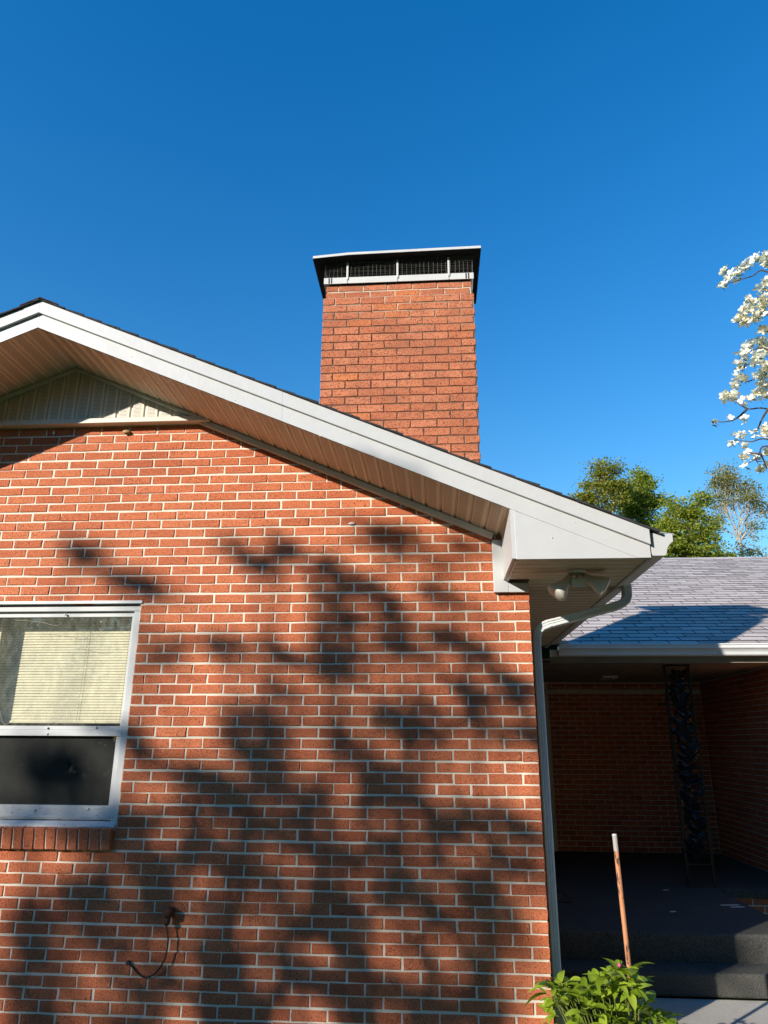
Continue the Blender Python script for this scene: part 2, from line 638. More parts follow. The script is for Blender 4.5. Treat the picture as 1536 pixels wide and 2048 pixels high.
# ------------------------------------------------------------------ ground
GZ = -2.54
g = MB()
N = 24
for i in range(N + 1):
    for j in range(N + 1):
        fx = (i / N * 2 - 1)
        fy = (j / N * 2 - 1)
        x, y = 420 * fx * abs(fx), 420 * fy * abs(fy) + 40
        d = math.hypot(x, y)
        g.v.append((x, y, GZ - 0.012 + (0.25 * math.sin(x * 0.05) * math.sin(y * 0.043) if d > 40 else 0)))
for i in range(N):
    for j in range(N):
        a = i * (N + 1) + j
        g.f.append((a, a + N + 1, a + N + 2, a + 1))
tag(g.build('ground', M['grass']), 'spring lawn around the brick house', None, None, 'structure')
tag(bevel(MB().box(0.62, 2.6, -2.2, 1.418, GZ - 0.08, GZ).build('walkway', M['concrete']), 0.01), 'rough pale concrete walk in front of the porch steps', None, None, 'structure')

# ------------------------------------------------------------------ brickwork
P, H = 0.2032, 0.0639          # brick pitch along the wall, course height
JT = 0.0096                    # joint


def brick_geo(L, Hb, D, r, rough=0.0016):
    """one brick: face at local y = 0 looking to -y, centred on x and z"""
    a, b = L / 2, Hb / 2
    ring = [(-a, -b), (0, -b), (a, -b), (a, 0), (a, b), (0, b), (-a, b), (-a, 0)]
    e = [(x + r.uniform(-rough, rough), z + r.uniform(-rough, rough)) for x, z in ring]
    k = 0.0028
    tilt = r.uniform(-0.0014, 0.0014)
    tz = r.uniform(-0.0010, 0.0010)
    ins = [(x - math.copysign(k, x) if abs(x) > 0.01 else x, z - math.copysign(k, z) if abs(z) > 0.004 else z) for x, z in e]
    yf = [tilt * x / a + tz * z / b for x, z in ins]
    vs = [(x, yf[i], z) for i, (x, z) in enumerate(ins)] + [(x, 0.0030 + yf[i], z) for i, (x, z) in enumerate(e)] + [(x, D, z) for x, z in e]
    fs = [tuple(range(8))]
    for i in range(8):
        j = (i + 1) % 8
        fs.append((i, i + 8, j + 8, j))
        fs.append((i + 8, i + 16, j + 16, j + 8))
    return vs, fs


brick_cache = {}


ROUGH = {'weathered chimney brick': 0.0030}


def brick_mesh(L, Hb, D, mat, variant):
    key = (round(L, 3), round(Hb, 3), round(D, 3), mat.name, variant)
    if key not in brick_cache:
        r = random.Random(hash((key[0], key[1], key[2], variant)))
        m = bpy.data.meshes.new('brick')
        vs, fs = brick_geo(L, Hb, D, r, ROUGH.get(mat.name, 0.0018))
        m.from_pydata(vs, [], fs)
        m.materials.append(mat)
        m.update()
        brick_cache[key] = m
    return brick_cache[key]


def lay(bricks, rot, single_mat, mass_mat, parent, n_single, mass_name='brickwork', variants=9, zone=None):
    """bricks = list of (x, y, z, L, Hb, D) with x, y, z the centre of the face; rot about z.  The n_single that show
    largest are objects of their own, the others one joined part."""
    Rz = Matrix.Rotation(rot, 4, 'Z')
    scored = []
    for b in bricks:
        px, py = project(b[:3])
        dist = (Vector(b[:3]) - CAM).length
        s = b[3] * b[4] / dist ** 2
        ins = -6 < px < 1542 and -6 < py < 2054 and (zone is None or zone(px, py))
        scored.append((s if ins else -dist, b))
    scored.sort(key=lambda q: -q[0])
    mass = MB()
    k = 0
    for s, b in scored:
        r = random.Random(hash((round(b[0], 3), round(b[1], 3), round(b[2], 3))))
        if s > 0 and k < n_single:
            k += 1
            me = brick_mesh(b[3], b[4], b[5], single_mat, r.randrange(variants))
            mt = Matrix.Translation(Vector(b[:3])) @ Rz @ Matrix.Rotation(r.uniform(-0.006, 0.006), 4, 'Y')
            link('brick', me, parent, mt)
        else:
            vs, fs = brick_geo(b[3], b[4], b[5], r)
            c = Vector(b[:3])
            mass.add([c + Rz @ Vector(v) for v in vs], fs)
    if mass.v:
        tag(mass.build(mass_name, mass_mat, parent), None, None, None, 'stuff')


house = empty('brick_house', (-3.17, 0, GZ))
tag(house, 'red brick gable end with white trim, chimney and blinds in the window', 'house')

RX, RZ0, SL = -3.17, 1.728, 0.434          # ridge line x, soffit apex height, roof slope
WR, WL, WT, WB = -2.515, -4.614, 0.012, -1.355   # window opening


def soff(x):
    return RZ0 - SL * abs(x - RX)


# mortar body of the gable wall (with the window opening)
mw = MB()
T0, T1 = 0.0045, 0.19
mw.box(WR, -0.0045, T0, T1, GZ - 0.1, WT)
mw.box(-6.34, WL, T0, T1, GZ - 0.1, WT)
mw.box(WL, WR, T0, T1, GZ - 0.1, WB - 0.07)
mw.prism([(-6.34, WT), (-0.0045, WT), (-0.0045, soff(0) + 0.02), (RX, RZ0 + 0.02), (-6.34, soff(-6.34) + 0.02)], 'y', T0, T1)
wall = mw.build('gable_wall', M['mortar'], house)
tag(wall, 'sunlit red brick gable wall with cream mortar')

bl = []
for r_ in range(-21, 41):
    z0, z1 = -H * r_, -H * (r_ - 1)
    zc = (z0 + z1) / 2
    even = r_ % 2 == 0
    x = 0.0
    first = True
    while x > -6.3:
        L = (0.1937 if even else 0.0920) if first else 0.1937
        D = (0.092 if even else 0.1937) if first else 0.05
        x1, x0 = x, x - L
        x = x0 - JT
        was_first = first
        first = False
        a, b = x0, x1
        if zc < WT and zc > WB - 0.075:                 # around the window opening
            if a < WR < b:
                a = WR + 0.006
            elif a < WL < b:
                b = WL - 0.006
            elif a > WL and b < WR:
                continue
        if b - a < 0.03:
            continue
        top = min(soff(a), soff(b), soff((a + b) / 2))
        if z0 > max(soff(a), soff(b)) + 0.02 or z0 > 1.27:
            continue
        rr = random.Random(r_ * 991 + int(a * 1000))
        zz = zc + 0.0022 * math.sin(a * 1.3 + r_ * 1.9) + 0.0010 * math.sin(a * 4.1 + r_ * 0.7) + rr.uniform(-0.0010, 0.0010)
        hb = 0.0543
        if z1 > max(soff(a), soff(b)) and not was_first:
            hb = 0.0543
        jl = 0.0 if was_first else rr.choice((-0.004, -0.002, 0.0, 0.0, 0.002))
        bl.append(((a + b) / 2 + (0.0 if was_first else rr.uniform(-0.0015, 0.0015)), rr.uniform(-0.0016, 0.0016), zz, b - a + jl, hb + rr.choice((-0.002, 0.0, 0.0, 0.0012)), D))
lay(bl, 0.0, M['brick'], M['brick_mass'], wall, 300)

# side wall of the gable wing, along the porch
sw = MB().box(-0.19, -0.0045, T1 + 0.001, 5.95, GZ - 0.1, 0.25).build('side_wall', M['mortar'], house)
bs = []
for r_ in range(-3, 41):
    zc = -H * (r_ - 0.5)
    y = 0.0920 + JT if r_ % 2 == 0 else 0.1937 + JT
    while y < 5.75:
        bs.append((0.0, y + 0.1937 / 2, zc, 0.1937, 0.0543, 0.05))
        y += P
lay(bs, R(90), M['brick'], M['brick_mass'], sw, 0)
tag(MB().box(-6.34, -6.15, T1 + 0.001, 5.95, GZ - 0.1, 0.28).build('far_wall', M['brick_mass'], house))

# rowlock sill under the window
sill = MB().prism([(-0.0415, -1.352), (0.03, -1.340), (0.03, -1.46), (-0.0245, -1.462)], 'x', WL + 0.01, -2.5235).build('window_sill', M['mortar'], house)
x = -2.520
k = 0
while x > WL:
    r = random.Random(k)
    me = brick_mesh(0.0575, 0.118, 0.10, M['brick'], 20 + k % 5)
    mt = Matrix.Translation((x - 0.0288, -0.0400 + r.uniform(-0.001, 0.001), -1.4075 + r.uniform(-0.001, 0.001))) @ Matrix.Rotation(R(8.5), 4, 'X')
    link('brick', me, sill, mt)
    x -= 0.0672
    k += 1

# ------------------------------------------------------------------ window
FY = 0.020
window = empty('window', (-3.565, FY, WB))
window.parent = house
window.matrix_parent_inverse = Matrix.Translation(-house.location)
for a, b, d in ((WR - 0.044, WR, 0), (-3.612, -3.517, 0.002), (WL, WL + 0.044, 0)):
    bevel(MB().box(a, b, FY + d, 0.10, WB, WT - 0.056).build('mullion' if d else 'side_casing', M['window'], window), 0.003)
tag(window, 'white double hung window with a dark screened lower half')
bevel(MB().box(WL, WR, FY - 0.003, 0.10, WT - 0.0555, WT - 0.024).build('head_casing', M['window'], window), 0.004)
MB().box(WL - 0.03, WR + 0.012, -0.005, 0.08, WT - 0.0075, WT + 0.0105).build('steel_lintel', M['gutter'], window)
MB().box(WL, WR, 0.055, 0.10, WT - 0.0235, WT - 0.008).build('head_filler', M['trim'], window)
bevel(MB().prism([(FY - 0.035, WB - 0.006), (0.10, WB - 0.006), (0.10, WB + 0.047), (FY + 0.004, WB + 0.042), (FY - 0.035, WB + 0.022)], 'x', WL, WR - 0.001).build('wooden_sill', M['window'], window), 0.003)
for (a, b) in ((-3.517, WR - 0.044), (WL + 0.044, -3.612)):
    up_ = MB()
    zt, zm, zb = WT - 0.057, -0.785, WB + 0.048
    up_.box(a, b, 0.040, 0.062, zt - 0.032, zt)
    up_.box(a, a + 0.018, 0.040, 0.062, zm + 0.020, zt - 0.032)
    up_.box(b - 0.018, b, 0.040, 0.062, zm + 0.020, zt - 0.032)
    up_.box(a, b, 0.032, 0.062, zm - 0.004, zm + 0.020)
    s1 = bevel(up_.build('upper_sash', M['window'], window), 0.002)
    lo = MB()
    lo.box(a, b, 0.028, 0.066, zm - 0.040, zm - 0.0045)
    lo.box(a, a + 0.030, 0.034, 0.066, zb + 0.080, zm - 0.040)
    lo.box(b - 0.030, b, 0.034, 0.066, zb + 0.080, zm - 0.040)
    lo.box(a, b, 0.030, 0.066, zb, zb + 0.080)
    lo.box(a + 0.012, b - 0.012, 0.024, 0.030, zb + 0.010, zb + 0.024)
    s2 = bevel(lo.build('lower_sash', M['window'], window), 0.002)
    MB().box(a + 0.02, b - 0.02, 0.047, 0.050, zm + 0.01, zt - 0.02).build('pane', M['glass'], window)
    MB().box(a + 0.02, b - 0.02, 0.052, 0.055, zb + 0.02, zm - 0.03).build('pane', M['glass_clear'], window)
    MB().box(a + 0.02, b - 0.02, 0.060, 0.0605, zb + 0.02, zm - 0.03).build('insect_screen', M['screen'], window)
for (px, py) in ((131, 1229), (95, 1456), (192, 1455), (95, 1468), (70, 1620), (176, 1618)):
    c = at(px, py, 0.028)
    MB().lathe(c, (0, -1, 0), [(-0.004, 0.006), (0.003, 0.007), (0.006, 0.004)], 10).build('sash_clip', M['window'], window, True)
for k, pts_ in enumerate((((0, 1422), (8, 1448), (30, 1438), (66, 1410)), ((93, 1268), (120, 1272), (160, 1280), (185, 1268)), ((30, 1240), (80, 1244), (115, 1251), (130, 1232)), ((96, 1450), (104, 1438), (118, 1434), (130, 1440)), ((135, 1412), (140, 1428), (141, 1446)))):
    MB().tube(smooth_path([at(a, b, 0.040) for a, b in pts_]), 0.0009, 4).build('cobweb', M['trim'], window)
# the dim room behind
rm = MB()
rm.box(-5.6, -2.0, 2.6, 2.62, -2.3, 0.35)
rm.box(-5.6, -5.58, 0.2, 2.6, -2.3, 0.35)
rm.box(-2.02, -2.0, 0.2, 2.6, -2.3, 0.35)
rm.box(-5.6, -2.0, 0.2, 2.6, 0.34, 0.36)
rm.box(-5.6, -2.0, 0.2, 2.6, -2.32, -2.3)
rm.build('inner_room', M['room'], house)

# mini blinds hanging behind the upper sashes
for (a, b, lab) in ((-3.558, -2.535, 'cream mini blind with closed slats behind the upper pane nearest the corner'), (-4.60, -3.572, 'cream mini blind with closed slats behind the pane beyond the window post')):
    bd = empty('window_blind', ((a + b) / 2, 0.18, -1.30))
    tag(bd, lab, 'blind', 'window blinds')
    bevel(MB().box(a, b, 0.165, 0.195, -0.055, -0.025).build('head_rail', M['blind'], bd), 0.003)
    sm = MB()
    nseg = 6
    for s in range(nseg + 1):
        f = s / nseg
        ang = R(62)
        yy = (f - 0.5) * 0.025
        cz = 0.0032 * (1 - (2 * f - 1) ** 2)
        sm.v.append((-(b - a) / 2 + 0.004, yy * math.cos(ang) - cz * math.sin(ang), yy * math.sin(ang) + cz * math.cos(ang)))
        sm.v.append(((b - a) / 2 - 0.004, yy * math.cos(ang) - cz * math.sin(ang), yy * math.sin(ang) + cz * math.cos(ang)))
    for s in range(nseg):
        sm.f.append((2 * s, 2 * s + 1, 2 * s + 3, 2 * s + 2))
    me = sm.mesh('slat', M['blind'], True)
    z = -0.066
    k = 0
    while z > -0.725:
        link('slat', me, bd, Matrix.Translation(((a + b) / 2, 0.18, z + 0.0006 * math.sin(k * 1.7))))
        z -= 0.0178
        k += 1
    bevel(MB().box(a, b, 0.170, 0.190, z - 0.004, z + 0.012).build('bottom_rail', M['blind'], bd), 0.003)
    for fx in (0.14, 0.62, 0.9):
        xx = a + (b - a) * fx
        MB().tube([(xx, 0.163, -0.05), (xx + 0.002, 0.162, -0.4), (xx, 0.163, z)], 0.0011, 5).build('ladder_cord', M['cord'], bd)

# ------------------------------------------------------------------ gable: siding, soffit, rake boards, box return
D0 = 0.58                                # rake overhang


def strip_profile(w=0.1016, g=0.024, dp=0.010):
    """(across, relief) profile of a vinyl strip, groove at the start"""
    return [(0, 0.0), (0.004, dp), (g - 0.006, dp), (g, 0.0), (g + 0.02, 0.0), (w - 0.0005, 0.0)]


def strip_mesh(name, length_a, length_b, mat, w=0.1016):
    """vinyl strip: local x across, local y along, relief to +z (away from the viewer side)"""
    pr = strip_profile(w)
    m = MB()
    n = len(pr)
    for (u, d) in pr:
        f = u / w
        m.v.append((u, 0.0 if isinstance(length_a, (int, float)) else length_a[0] + (length_a[1] - length_a[0]) * f, d))
        e = length_b if isinstance(length_b, (int, float)) else length_b[0] + (length_b[1] - length_b[0]) * f
        m.v.append((u, e, d))
    for i in range(n - 1):
        m.f.append((2 * i, 2 * i + 2, 2 * i + 3, 2 * i + 1))
    return m.mesh(name, mat)


# vertical siding in the gable peak
SB = 1.292
siding = MB().prism([(RX - 1.02, SB + 0.02), (RX + 1.02, SB + 0.02), (RX, RZ0 + 0.02)], 'y', -0.030, 0.003).build('gable_siding', M['trim'], house)
tag(siding, 'cream perforated vinyl siding in the gable peak')
w = 0.1016
x = RX - 11 * w + 0.03
while x < RX + 10.5 * w:
    h0, h1 = soff(x) - SB, soff(x + w) - SB
    if max(h0, h1) > 0.03:
        me = strip_mesh('siding_strip', 0, (max(h0, 0.001), max(h1, 0.001)), M['siding'])
        # local x -> +X, local y -> +Z, local z -> +Y
        mt = Matrix(((1, 0, 0, x), (0, 0, 1, -0.046), (0, 1, 0, SB), (0, 0, 0, 1)))
        link('siding_strip', me, siding, mt)
    x += w
bevel(MB().box(RX - 1.03, RX + 1.03, -0.070, -0.003, SB - 0.016, SB + 0.022).build('siding_channel', M['trim'], siding), 0.004)

# sloping soffit, one object per strip
soffit = MB().box(-0.16, -0.135, -D0, -0.002, 0.13, 0.42).build('rake_soffit', M['white'], house)
tag(soffit, 'almond perforated vinyl soffit under the rake overhang')
csl = math.sqrt(1 + SL * SL)
me = strip_mesh('soffit_strip', 0, D0 - 0.006, M['vinyl'])
for side in (1, -1):
    u = Vector((side, 0, -SL)) / csl               # down the slope
    nrm = Vector((SL * side, 0, 1)) / csl          # up out of the roof
    k = 0
    while True:
        s0 = k * w
        p0 = Vector((RX, -D0 + 0.004, RZ0)) + u * s0
        p1 = p0 + u * w
        if (side == 1 and p0.x > -0.15) or (side == -1 and p1.x < -6.2):
            break
        if side == 1:
            mt = Matrix(((u.x, 0, nrm.x, p0.x), (u.y, 1, nrm.y, p0.y), (u.z, 0, nrm.z, p0.z), (0, 0, 0, 1)))
        else:
            mt = Matrix(((-u.x, 0, nrm.x, p1.x), (-u.y, 1, nrm.y, p1.y), (-u.z, 0, nrm.z, p1.z), (0, 0, 0, 1)))
        link('soffit_strip', me, soffit, mt)
        k += 1

# frieze mouldings where soffit meets wall / siding
fr = MB()
for side, xe in ((1, -0.205), (-1, -6.2)):
    u = Vector((side, 0, -SL)) / csl
    nrm = Vector((SL * side, 0, 1)) / csl
    # slim channel in the peak
    a = Vector((RX, -0.060, RZ0)) - nrm * 0.014
    L1 = 1.10
    fr.obox(a + u * L1 / 2, u * (L1 / 2), Vector((0, 0.012, 0)), nrm * 0.013)
frieze = bevel(fr.build('peak_channel', M['trim'], house), 0.004)
for side, xe in ((1, -0.205), (-1, -6.15)):
    fr = MB()
    u = Vector((side, 0, -SL)) / csl
    nrm = Vector((SL * side, 0, 1)) / csl
    x0 = RX + side * 0.90
    L2 = abs(xe - x0) * csl
    a = Vector((x0, -0.020, soff(x0))) - nrm * 0.023
    fr.obox(a + u * L2 / 2, u * (L2 / 2), Vector((0, 0.017, 0)), nrm * 0.021)
    bevel(fr.build('frieze_board', M['trim'], house), 0.004)

# rake boards (two steps) with joints, right and left
for side, xe in ((1, 0.599), (-1, -6.94)):
    x0 = RX
    sg = [x0, x0 + side * 1.66, xe] if side == 1 else [x0, xe]
    for a, b in zip(sg[:-1], sg[1:]):
        a2 = a + side * (0.0 if a == x0 else 0.0006)
        zf = lambda x, d: soff(x) + d
        lo_b = lambda x: max(soff(x) + 0.002, 0.1255)
        # lower band
        pts = [(a2, zf(a2, 0.112)), (a2, zf(a2, 0.002))]
        xk = RX + side * (RZ0 + 0.002 - 0.1255) / SL
        if (xk - a2) * side > 0 and (b - xk) * side > 0:
            pts.append((xk, 0.1255))
        pts += [(b, lo_b(b)), (b, zf(b, 0.112))]
        o = MB().prism(pts, 'y', -D0 - 0.003, -D0 + 0.018).build('rake_board', M['white'], house)
        bevel(o, 0.0012)
        # upper band, proud
        o = MB().prism([(a2, zf(a2, 0.190)), (a2, zf(a2, 0.104)), (b, zf(b, 0.104)), (b, zf(b, 0.190))], 'y', -D0 - 0.024, -D0 - 0.0035).build('rake_trim', M['white'], house)
        bevel(o, 0.0012)

for (px, py) in ((263, 713), (470, 800), (640, 872), (780, 925), (905, 962), (1060, 1003), (1150, 1044), (1211, 1078), (1240, 1059), (1104, 1075), (150, 655), (700, 866)):
    c = at(px, py, -D0 - 0.0035)
    MB().lathe(c, (0, -1, 0), [(0, 0.0042), (0.0012, 0.0038), (0.0018, 0.002)], 8).build('nail_head', M['galv'], house)
# boxed return at the eave
BX0, BX1, BZ = -0.138, 0.599, 0.125
zs = lambda x: soff(x) + 0.0015
box = MB()
box.prism([(BX0, BZ), (BX0, zs(BX0)), (0.53, BZ)], 'y', -D0 - 0.0005, -D0 + 0.016)
ret = bevel(box.build('eave_return', M['white'], house), 0.002)
tag(ret, 'white boxed eave return')
bevel(MB().box(BX0 - 0.003, BX0 + 0.011, -D0 + 0.0165, -0.02, BZ - 0.004, zs(BX0) - 0.01).build('side_panel', M['white'], ret), 0.002)
bevel(MB().box(-0.222, -0.130, -0.030, -0.003, 0.0515, 0.395).build('corner_board', M['white'], ret), 0.003)
bevel(MB().box(-0.1295, -0.006, -0.028, -0.003, 0.0515, 0.112).build('corner_board', M['white'], ret), 0.003)
# horizontal eave soffit strips (run along X, side by side along Y)
es = MB().box(0.0, 0.575, -D0 + 0.02, 3.25, BZ + 0.024, BZ + 0.03).build('eave_soffit', M['dark_metal'], house)
y = -D0 + 0.018
k = 0
while y < 3.2:
    xa = BX0 + 0.012 if y < -0.09 else 0.002
    Lx = 0.585 - xa
    me = strip_mesh('soffit_strip', 0, Lx, M['vinyl'])
    mt = Matrix(((0, 1, 0, xa), (1, 0, 0, y), (0, 0, 1, BZ + 0.004), (0, 0, 0, 1)))
    link('soffit_strip', me, es, mt)
    y += w
# fascia along the eave, gutter with guard
MB().box(0.586, 0.604, -D0 + 0.019, 3.30, BZ - 0.004, 0.262).build('eave_fascia', M['white'], house)
gx, gz0, gz1 = 0.6065, 0.139, 0.266
prof = [(gx, gz1), (gx, gz0 + 0.012), (gx + 0.006, gz0), (gx + 0.072, gz0), (gx + 0.080, gz0 + 0.010), (gx + 0.088, gz0 + 0.042), (gx + 0.104, gz0 + 0.066), (gx + 0.124, gz0 + 0.082), (gx + 0.124, gz0 + 0.116), (gx + 0.132, gz0 + 0.116), (gx + 0.132, gz0 + 0.124), (gx + 0.119, gz0 + 0.124)]
gt = MB()
ya, yb = -0.572, 3.20
for (a, b) in prof:
    gt.v.append((a, ya, b))
    gt.v.append((a, yb, b))
for i in range(len(prof) - 1):
    gt.f.append((2 * i, 2 * i + 1, 2 * i + 3, 2 * i + 2))
gutter = gt.build('gutter', M['gutter'], house)
tag(gutter, 'white gutter along the gabled wing')
cap = [(gx - 0.001, gz1 + 0.002)] + [(a, b - 0.001) for a, b in prof[1:9]] + [(gx + 0.126, gz1 - 0.004)]
bevel(MB().prism(cap, 'y', ya - 0.004, ya + 0.001).build('end_cap', M['white'], gutter), 0.001)
gd = MB()
for i in range(15):
    yy = ya + 0.01 + i * 0.028
    gd.tube([(gx - 0.012, yy, gz1 + 0.020), (gx + 0.132, yy, gz1 - 0.001)], 0.0022, 4)
for i in range(9):
    xx = gx - 0.012 + i * 0.018
    zz = gz1 + 0.020 - (i / 8) * 0.021
    gd.tube([(xx, ya + 0.002, zz), (xx, ya + 0.42, zz)], 0.0022, 4)
gd.build('gutter_guard', M['galv'], gutter)
MB().add([(gx - 0.012, ya + 0.42, gz1 + 0.020), (gx + 0.132, ya + 0.42, gz1 - 0.001), (gx + 0.132, 3.2, gz1 - 0.001), (gx - 0.012, 3.2, gz1 + 0.020)], [(0, 1, 2, 3)]).build('gutter_guard', M['galv'], gutter)

# downspout: ribbed rectangular pipe
SEC = []
for (sx, sy) in ((1, 0), (0, 1), (-1, 0), (0, -1)):
    for t_ in (-0.82, -0.5, -0.38, -0.12, 0.0, 0.12, 0.38, 0.5, 0.82):
        dep = 1.0 - (0.09 if abs(t_) in (0.38, 0.12) or t_ == 0 and False else 0.0)
        if sx:
            SEC.append((sx * dep * 0.0262, sx * t_ * 0.038))
        else:
            SEC.append((-sy * t_ * 0.0262, sy * dep * 0.038))
dn = MB()
path = [(0.676, 0.262, 0.150), (0.676, 0.262, 0.105), (0.672, 0.260, 0.072), (0.655, 0.252, 0.040), (0.622, 0.240, 0.018)]
run_end = Vector((0.115, 0.133, -0.132))
path += [(0.560, 0.224, -0.004), tuple(run_end)]
path += [(0.076, 0.129, -0.150), (0.054, 0.126, -0.178), (0.0435, 0.125, -0.215), (0.0425, 0.125, -0.26)]
spout = empty('downspout', (0.0425, 0.125, GZ))
spout.parent = house
spout.matrix_parent_inverse = Matrix.Translation(-house.location)
tag(spout, 'white ribbed downspout at the wall corner')


def spout_part(pts, name, grow=1.0):
    m = MB()
    pts = [Vector(p) for p in pts]
    vs = []
    for i, p in enumerate(pts):
        t = (pts[min(i + 1, len(pts) - 1)] - pts[max(i - 1, 0)]).normalized()
        b = Vector((0, 1, 0))
        b = (b - t * b.dot(t)).normalized()
        a = b.cross(t).normalized()
        vs.append([p + a * s[0] * grow + b * s[1] * grow for s in SEC])
    n = len(SEC)
    for ringv in vs:
        m.v.extend([tuple(v) for v in ringv])
    for i in range(len(pts) - 1):
        for k in range(n):
            m.f.append((i * n + k, i * n + (k + 1) % n, (i + 1) * n + (k + 1) % n, (i + 1) * n + k))
    return m.build(name, M['gutter'], spout)


spout_part(path[:6], 'elbow', 1.03)
spout_part(path[5:7], 'sloping_run')
spout_part([tuple(run_end + (Vector(path[5]) - run_end) * 0.09)] + path[6:], 'elbow', 1.05)
spout_part([(0.0425, 0.125, -0.24), (0.0425, 0.125, GZ + 0.15)], 'straight_pipe')
spout_part([(0.0425, 0.125, -0.262), (0.0425, 0.125, -0.256)], 'joint_collar', 1.09)
MB().tube([at(1104, 1252, 0.09), at(1104, 1257, 0.09)], 0.004, 6).build('screw', M['dark_metal'], spout)

# roof of the gabled wing: deck and overlapping shingle courses with a ragged rake edge
rf = MB()
for side, xe in ((1, 0.60), (-1, -6.94)):
    rf.prism([(RX, RZ0 + 0.150), (xe, soff(xe) + 0.150), (xe, soff(xe) + 0.1895), (RX, RZ0 + 0.1895)], 'y', -D0 + 0.03, 4.2)
roof = rf.build('gable_roof', M['dark_shingle'], house)
tag(roof, 'dark shingle roof edge above the white rake boards')
for side, xe in ((1, 0.655), (-1, -6.99)):
    u = Vector((side, 0, -SL)) / csl
    nrm = Vector((SL * side, 0, 1)) / csl
    tot = abs(xe - RX) * csl
    s = tot
    k = 0
    while s > 0:
        r = random.Random(k * 7 + side)
        lo_, hi_ = s, max(s - 0.20, 0)
        yo = -D0 - 0.030 - r.uniform(0, 0.014)
        base = Vector((RX, 0, RZ0 + 0.1905))
        p_lo, p_hi = base + u * lo_, base + u * hi_
        th = 0.008 + r.uniform(-0.002, 0.003)
        lift = nrm * (0.006 + r.uniform(0, 0.002))
        m = MB()
        vs = []
        for yy, dz in ((yo, 0.0), (-0.2, 0), (4.2, 0)):
            j = r.uniform(-0.008, 0.008) if yy == yo else 0
            vs += [p_lo + Vector((0, yy, 0)) + u * j + lift * 0.4 - nrm * 0.0, p_lo + Vector((0, yy, 0)) + u * j + lift + nrm * th, p_hi + Vector((0, yy, 0)) + nrm * th * 0.5, p_hi + Vector((0, yy, 0))]
        m.add(vs, [(0, 1, 2, 3), (11, 10, 9, 8)] + [(i, i + 4, (i + 1) % 4 + 4, (i + 1) % 4) for i in range(4)] + [(i + 4, i + 8, (i + 1) % 4 + 8, (i + 1) % 4 + 4) for i in range(4)])
        m.build('shingle_course', M['dark_shingle'], roof)
        s -= 0.142
        k += 1
m = MB()
for i in range(16):
    yy = -D0 - 0.04 + i * 0.3
    m.prism([(RX - 0.13, RZ0 + 0.147), (RX, RZ0 + 0.203), (RX + 0.13, RZ0 + 0.147), (RX + 0.13, RZ0 + 0.155), (RX, RZ0 + 0.2115), (RX - 0.13, RZ0 + 0.155)], 'y', yy, yy + 0.298)
m.build('ridge_cap', M['dark_shingle'], roof)
tag(MB().prism([(-6.3, soff(-6.3) + .1), (-6.3, 0.2), (0.3, 0.2), (0.3, soff(0.3) + .1), (RX, RZ0 + .1)], 'y', 4.15, 4.19).build('attic_partition', M['dark_metal'], house))

# ------------------------------------------------------------------ chimney
CX0, CX1, CY, CYD = -1.4455, -0.2430, 0.36, 0.90
CH = 0.0680
CTOP = 2.534
CL = 0.1909                    # chimney brick length
ch = MB()
ch.box(CX0 + 0.006, CX1 - 0.006, CY + 0.006, CYD - 0.006, 0.30, CTOP)
ch.box(CX0 + 0.024, CX1 - 0.024, CY + 0.024, CYD - 0.024, CTOP, CTOP + 0.128)
chim = ch.build('chimney', M['chimney_mortar'], house)
tag(chim, 'weathered red brick chimney with dark mortar')
fb, sb = [], []
z = CTOP - CH / 2
r_ = 0
while z > 0.7:
    even = r_ % 2 == 1
    x = CX0
    first = True
    while x < CX1 - 0.03:
        L = (CL if even else 0.0905) if first else min(CL, CX1 - x)
        D = (0.092 if even else 0.1937) if first or x + L > CX1 - 0.01 else 0.05
        first = False
        fb.append((x + L / 2, CY, z, L, CH - 0.0078, D))
        x += L + JT * 0.85
    y = CY + 0.12
    while y < CYD - 0.1:
        sb.append((CX1, y + 0.097, z, CL, CH - 0.0078, 0.05, 1))
        sb.append((CX0, y + 0.097, z, CL, CH - 0.0078, 0.05, -1))
        y += P
    z -= CH
    r_ += 1
for k in range(2):                     # two stepped-in courses
    z = CTOP + 0.004 + 0.062 * (k + 0.5)
    x = CX0 + 0.019
    first = True
    while x < CX1 - 0.05:
        L = (0.092 if k else 0.15) if first else min(CL, CX1 - 0.019 - x)
        first = False
        fb.append((x + L / 2, CY + 0.019, z, L, 0.053, 0.06))
        x += L + JT * 0.85
lay(fb, 0.0, M['chimney_brick'], M['chimney_mass'], chim, 300)
side_m = MB()
for b in sb:
    vs, fs = brick_geo(b[3], b[4], b[5], rng)
    Rz = Matrix.Rotation(R(90) * b[6], 4, 'Z')
    side_m.add([Vector(b[:3]) + Rz @ Vector(v) for v in vs], fs)
tag(side_m.build('side_brickwork', M['chimney_mass'], chim), None, None, None, 'stuff')

# metal cap: band, posts, wire screen, lid
BZ0, BZ1 = CTOP + 0.130, CTOP + 0.186
capo = MB().box(CX0 + 0.10, CX1 - 0.10, CY + 0.10, CYD - 0.10, CTOP + 0.10, CTOP + 0.135).build('chimney_cap', M['black'], house)
tag(capo, 'galvanised chimney cap with wire mesh sides')
bn = MB()
x0, x1, y0, y1 = CX0 + 0.006, CX1 - 0.006, CY + 0.002, CYD - 0.002
bn.box(x0, x1, y0 - 0.006, y0, BZ0, BZ1)
bn.box(x0, x1, y1, y1 + 0.006, BZ0, BZ1)
bn.box(x0 - 0.006, x0 - 0.0005, y0 - 0.006, y1 + 0.006, BZ0, BZ1)
bn.box(x1 + 0.0005, x1 + 0.006, y0 - 0.006, y1 + 0.006, BZ0, BZ1)
bn.build('band', M['galv'], capo)
LZ = CTOP + 0.358                       # lid height
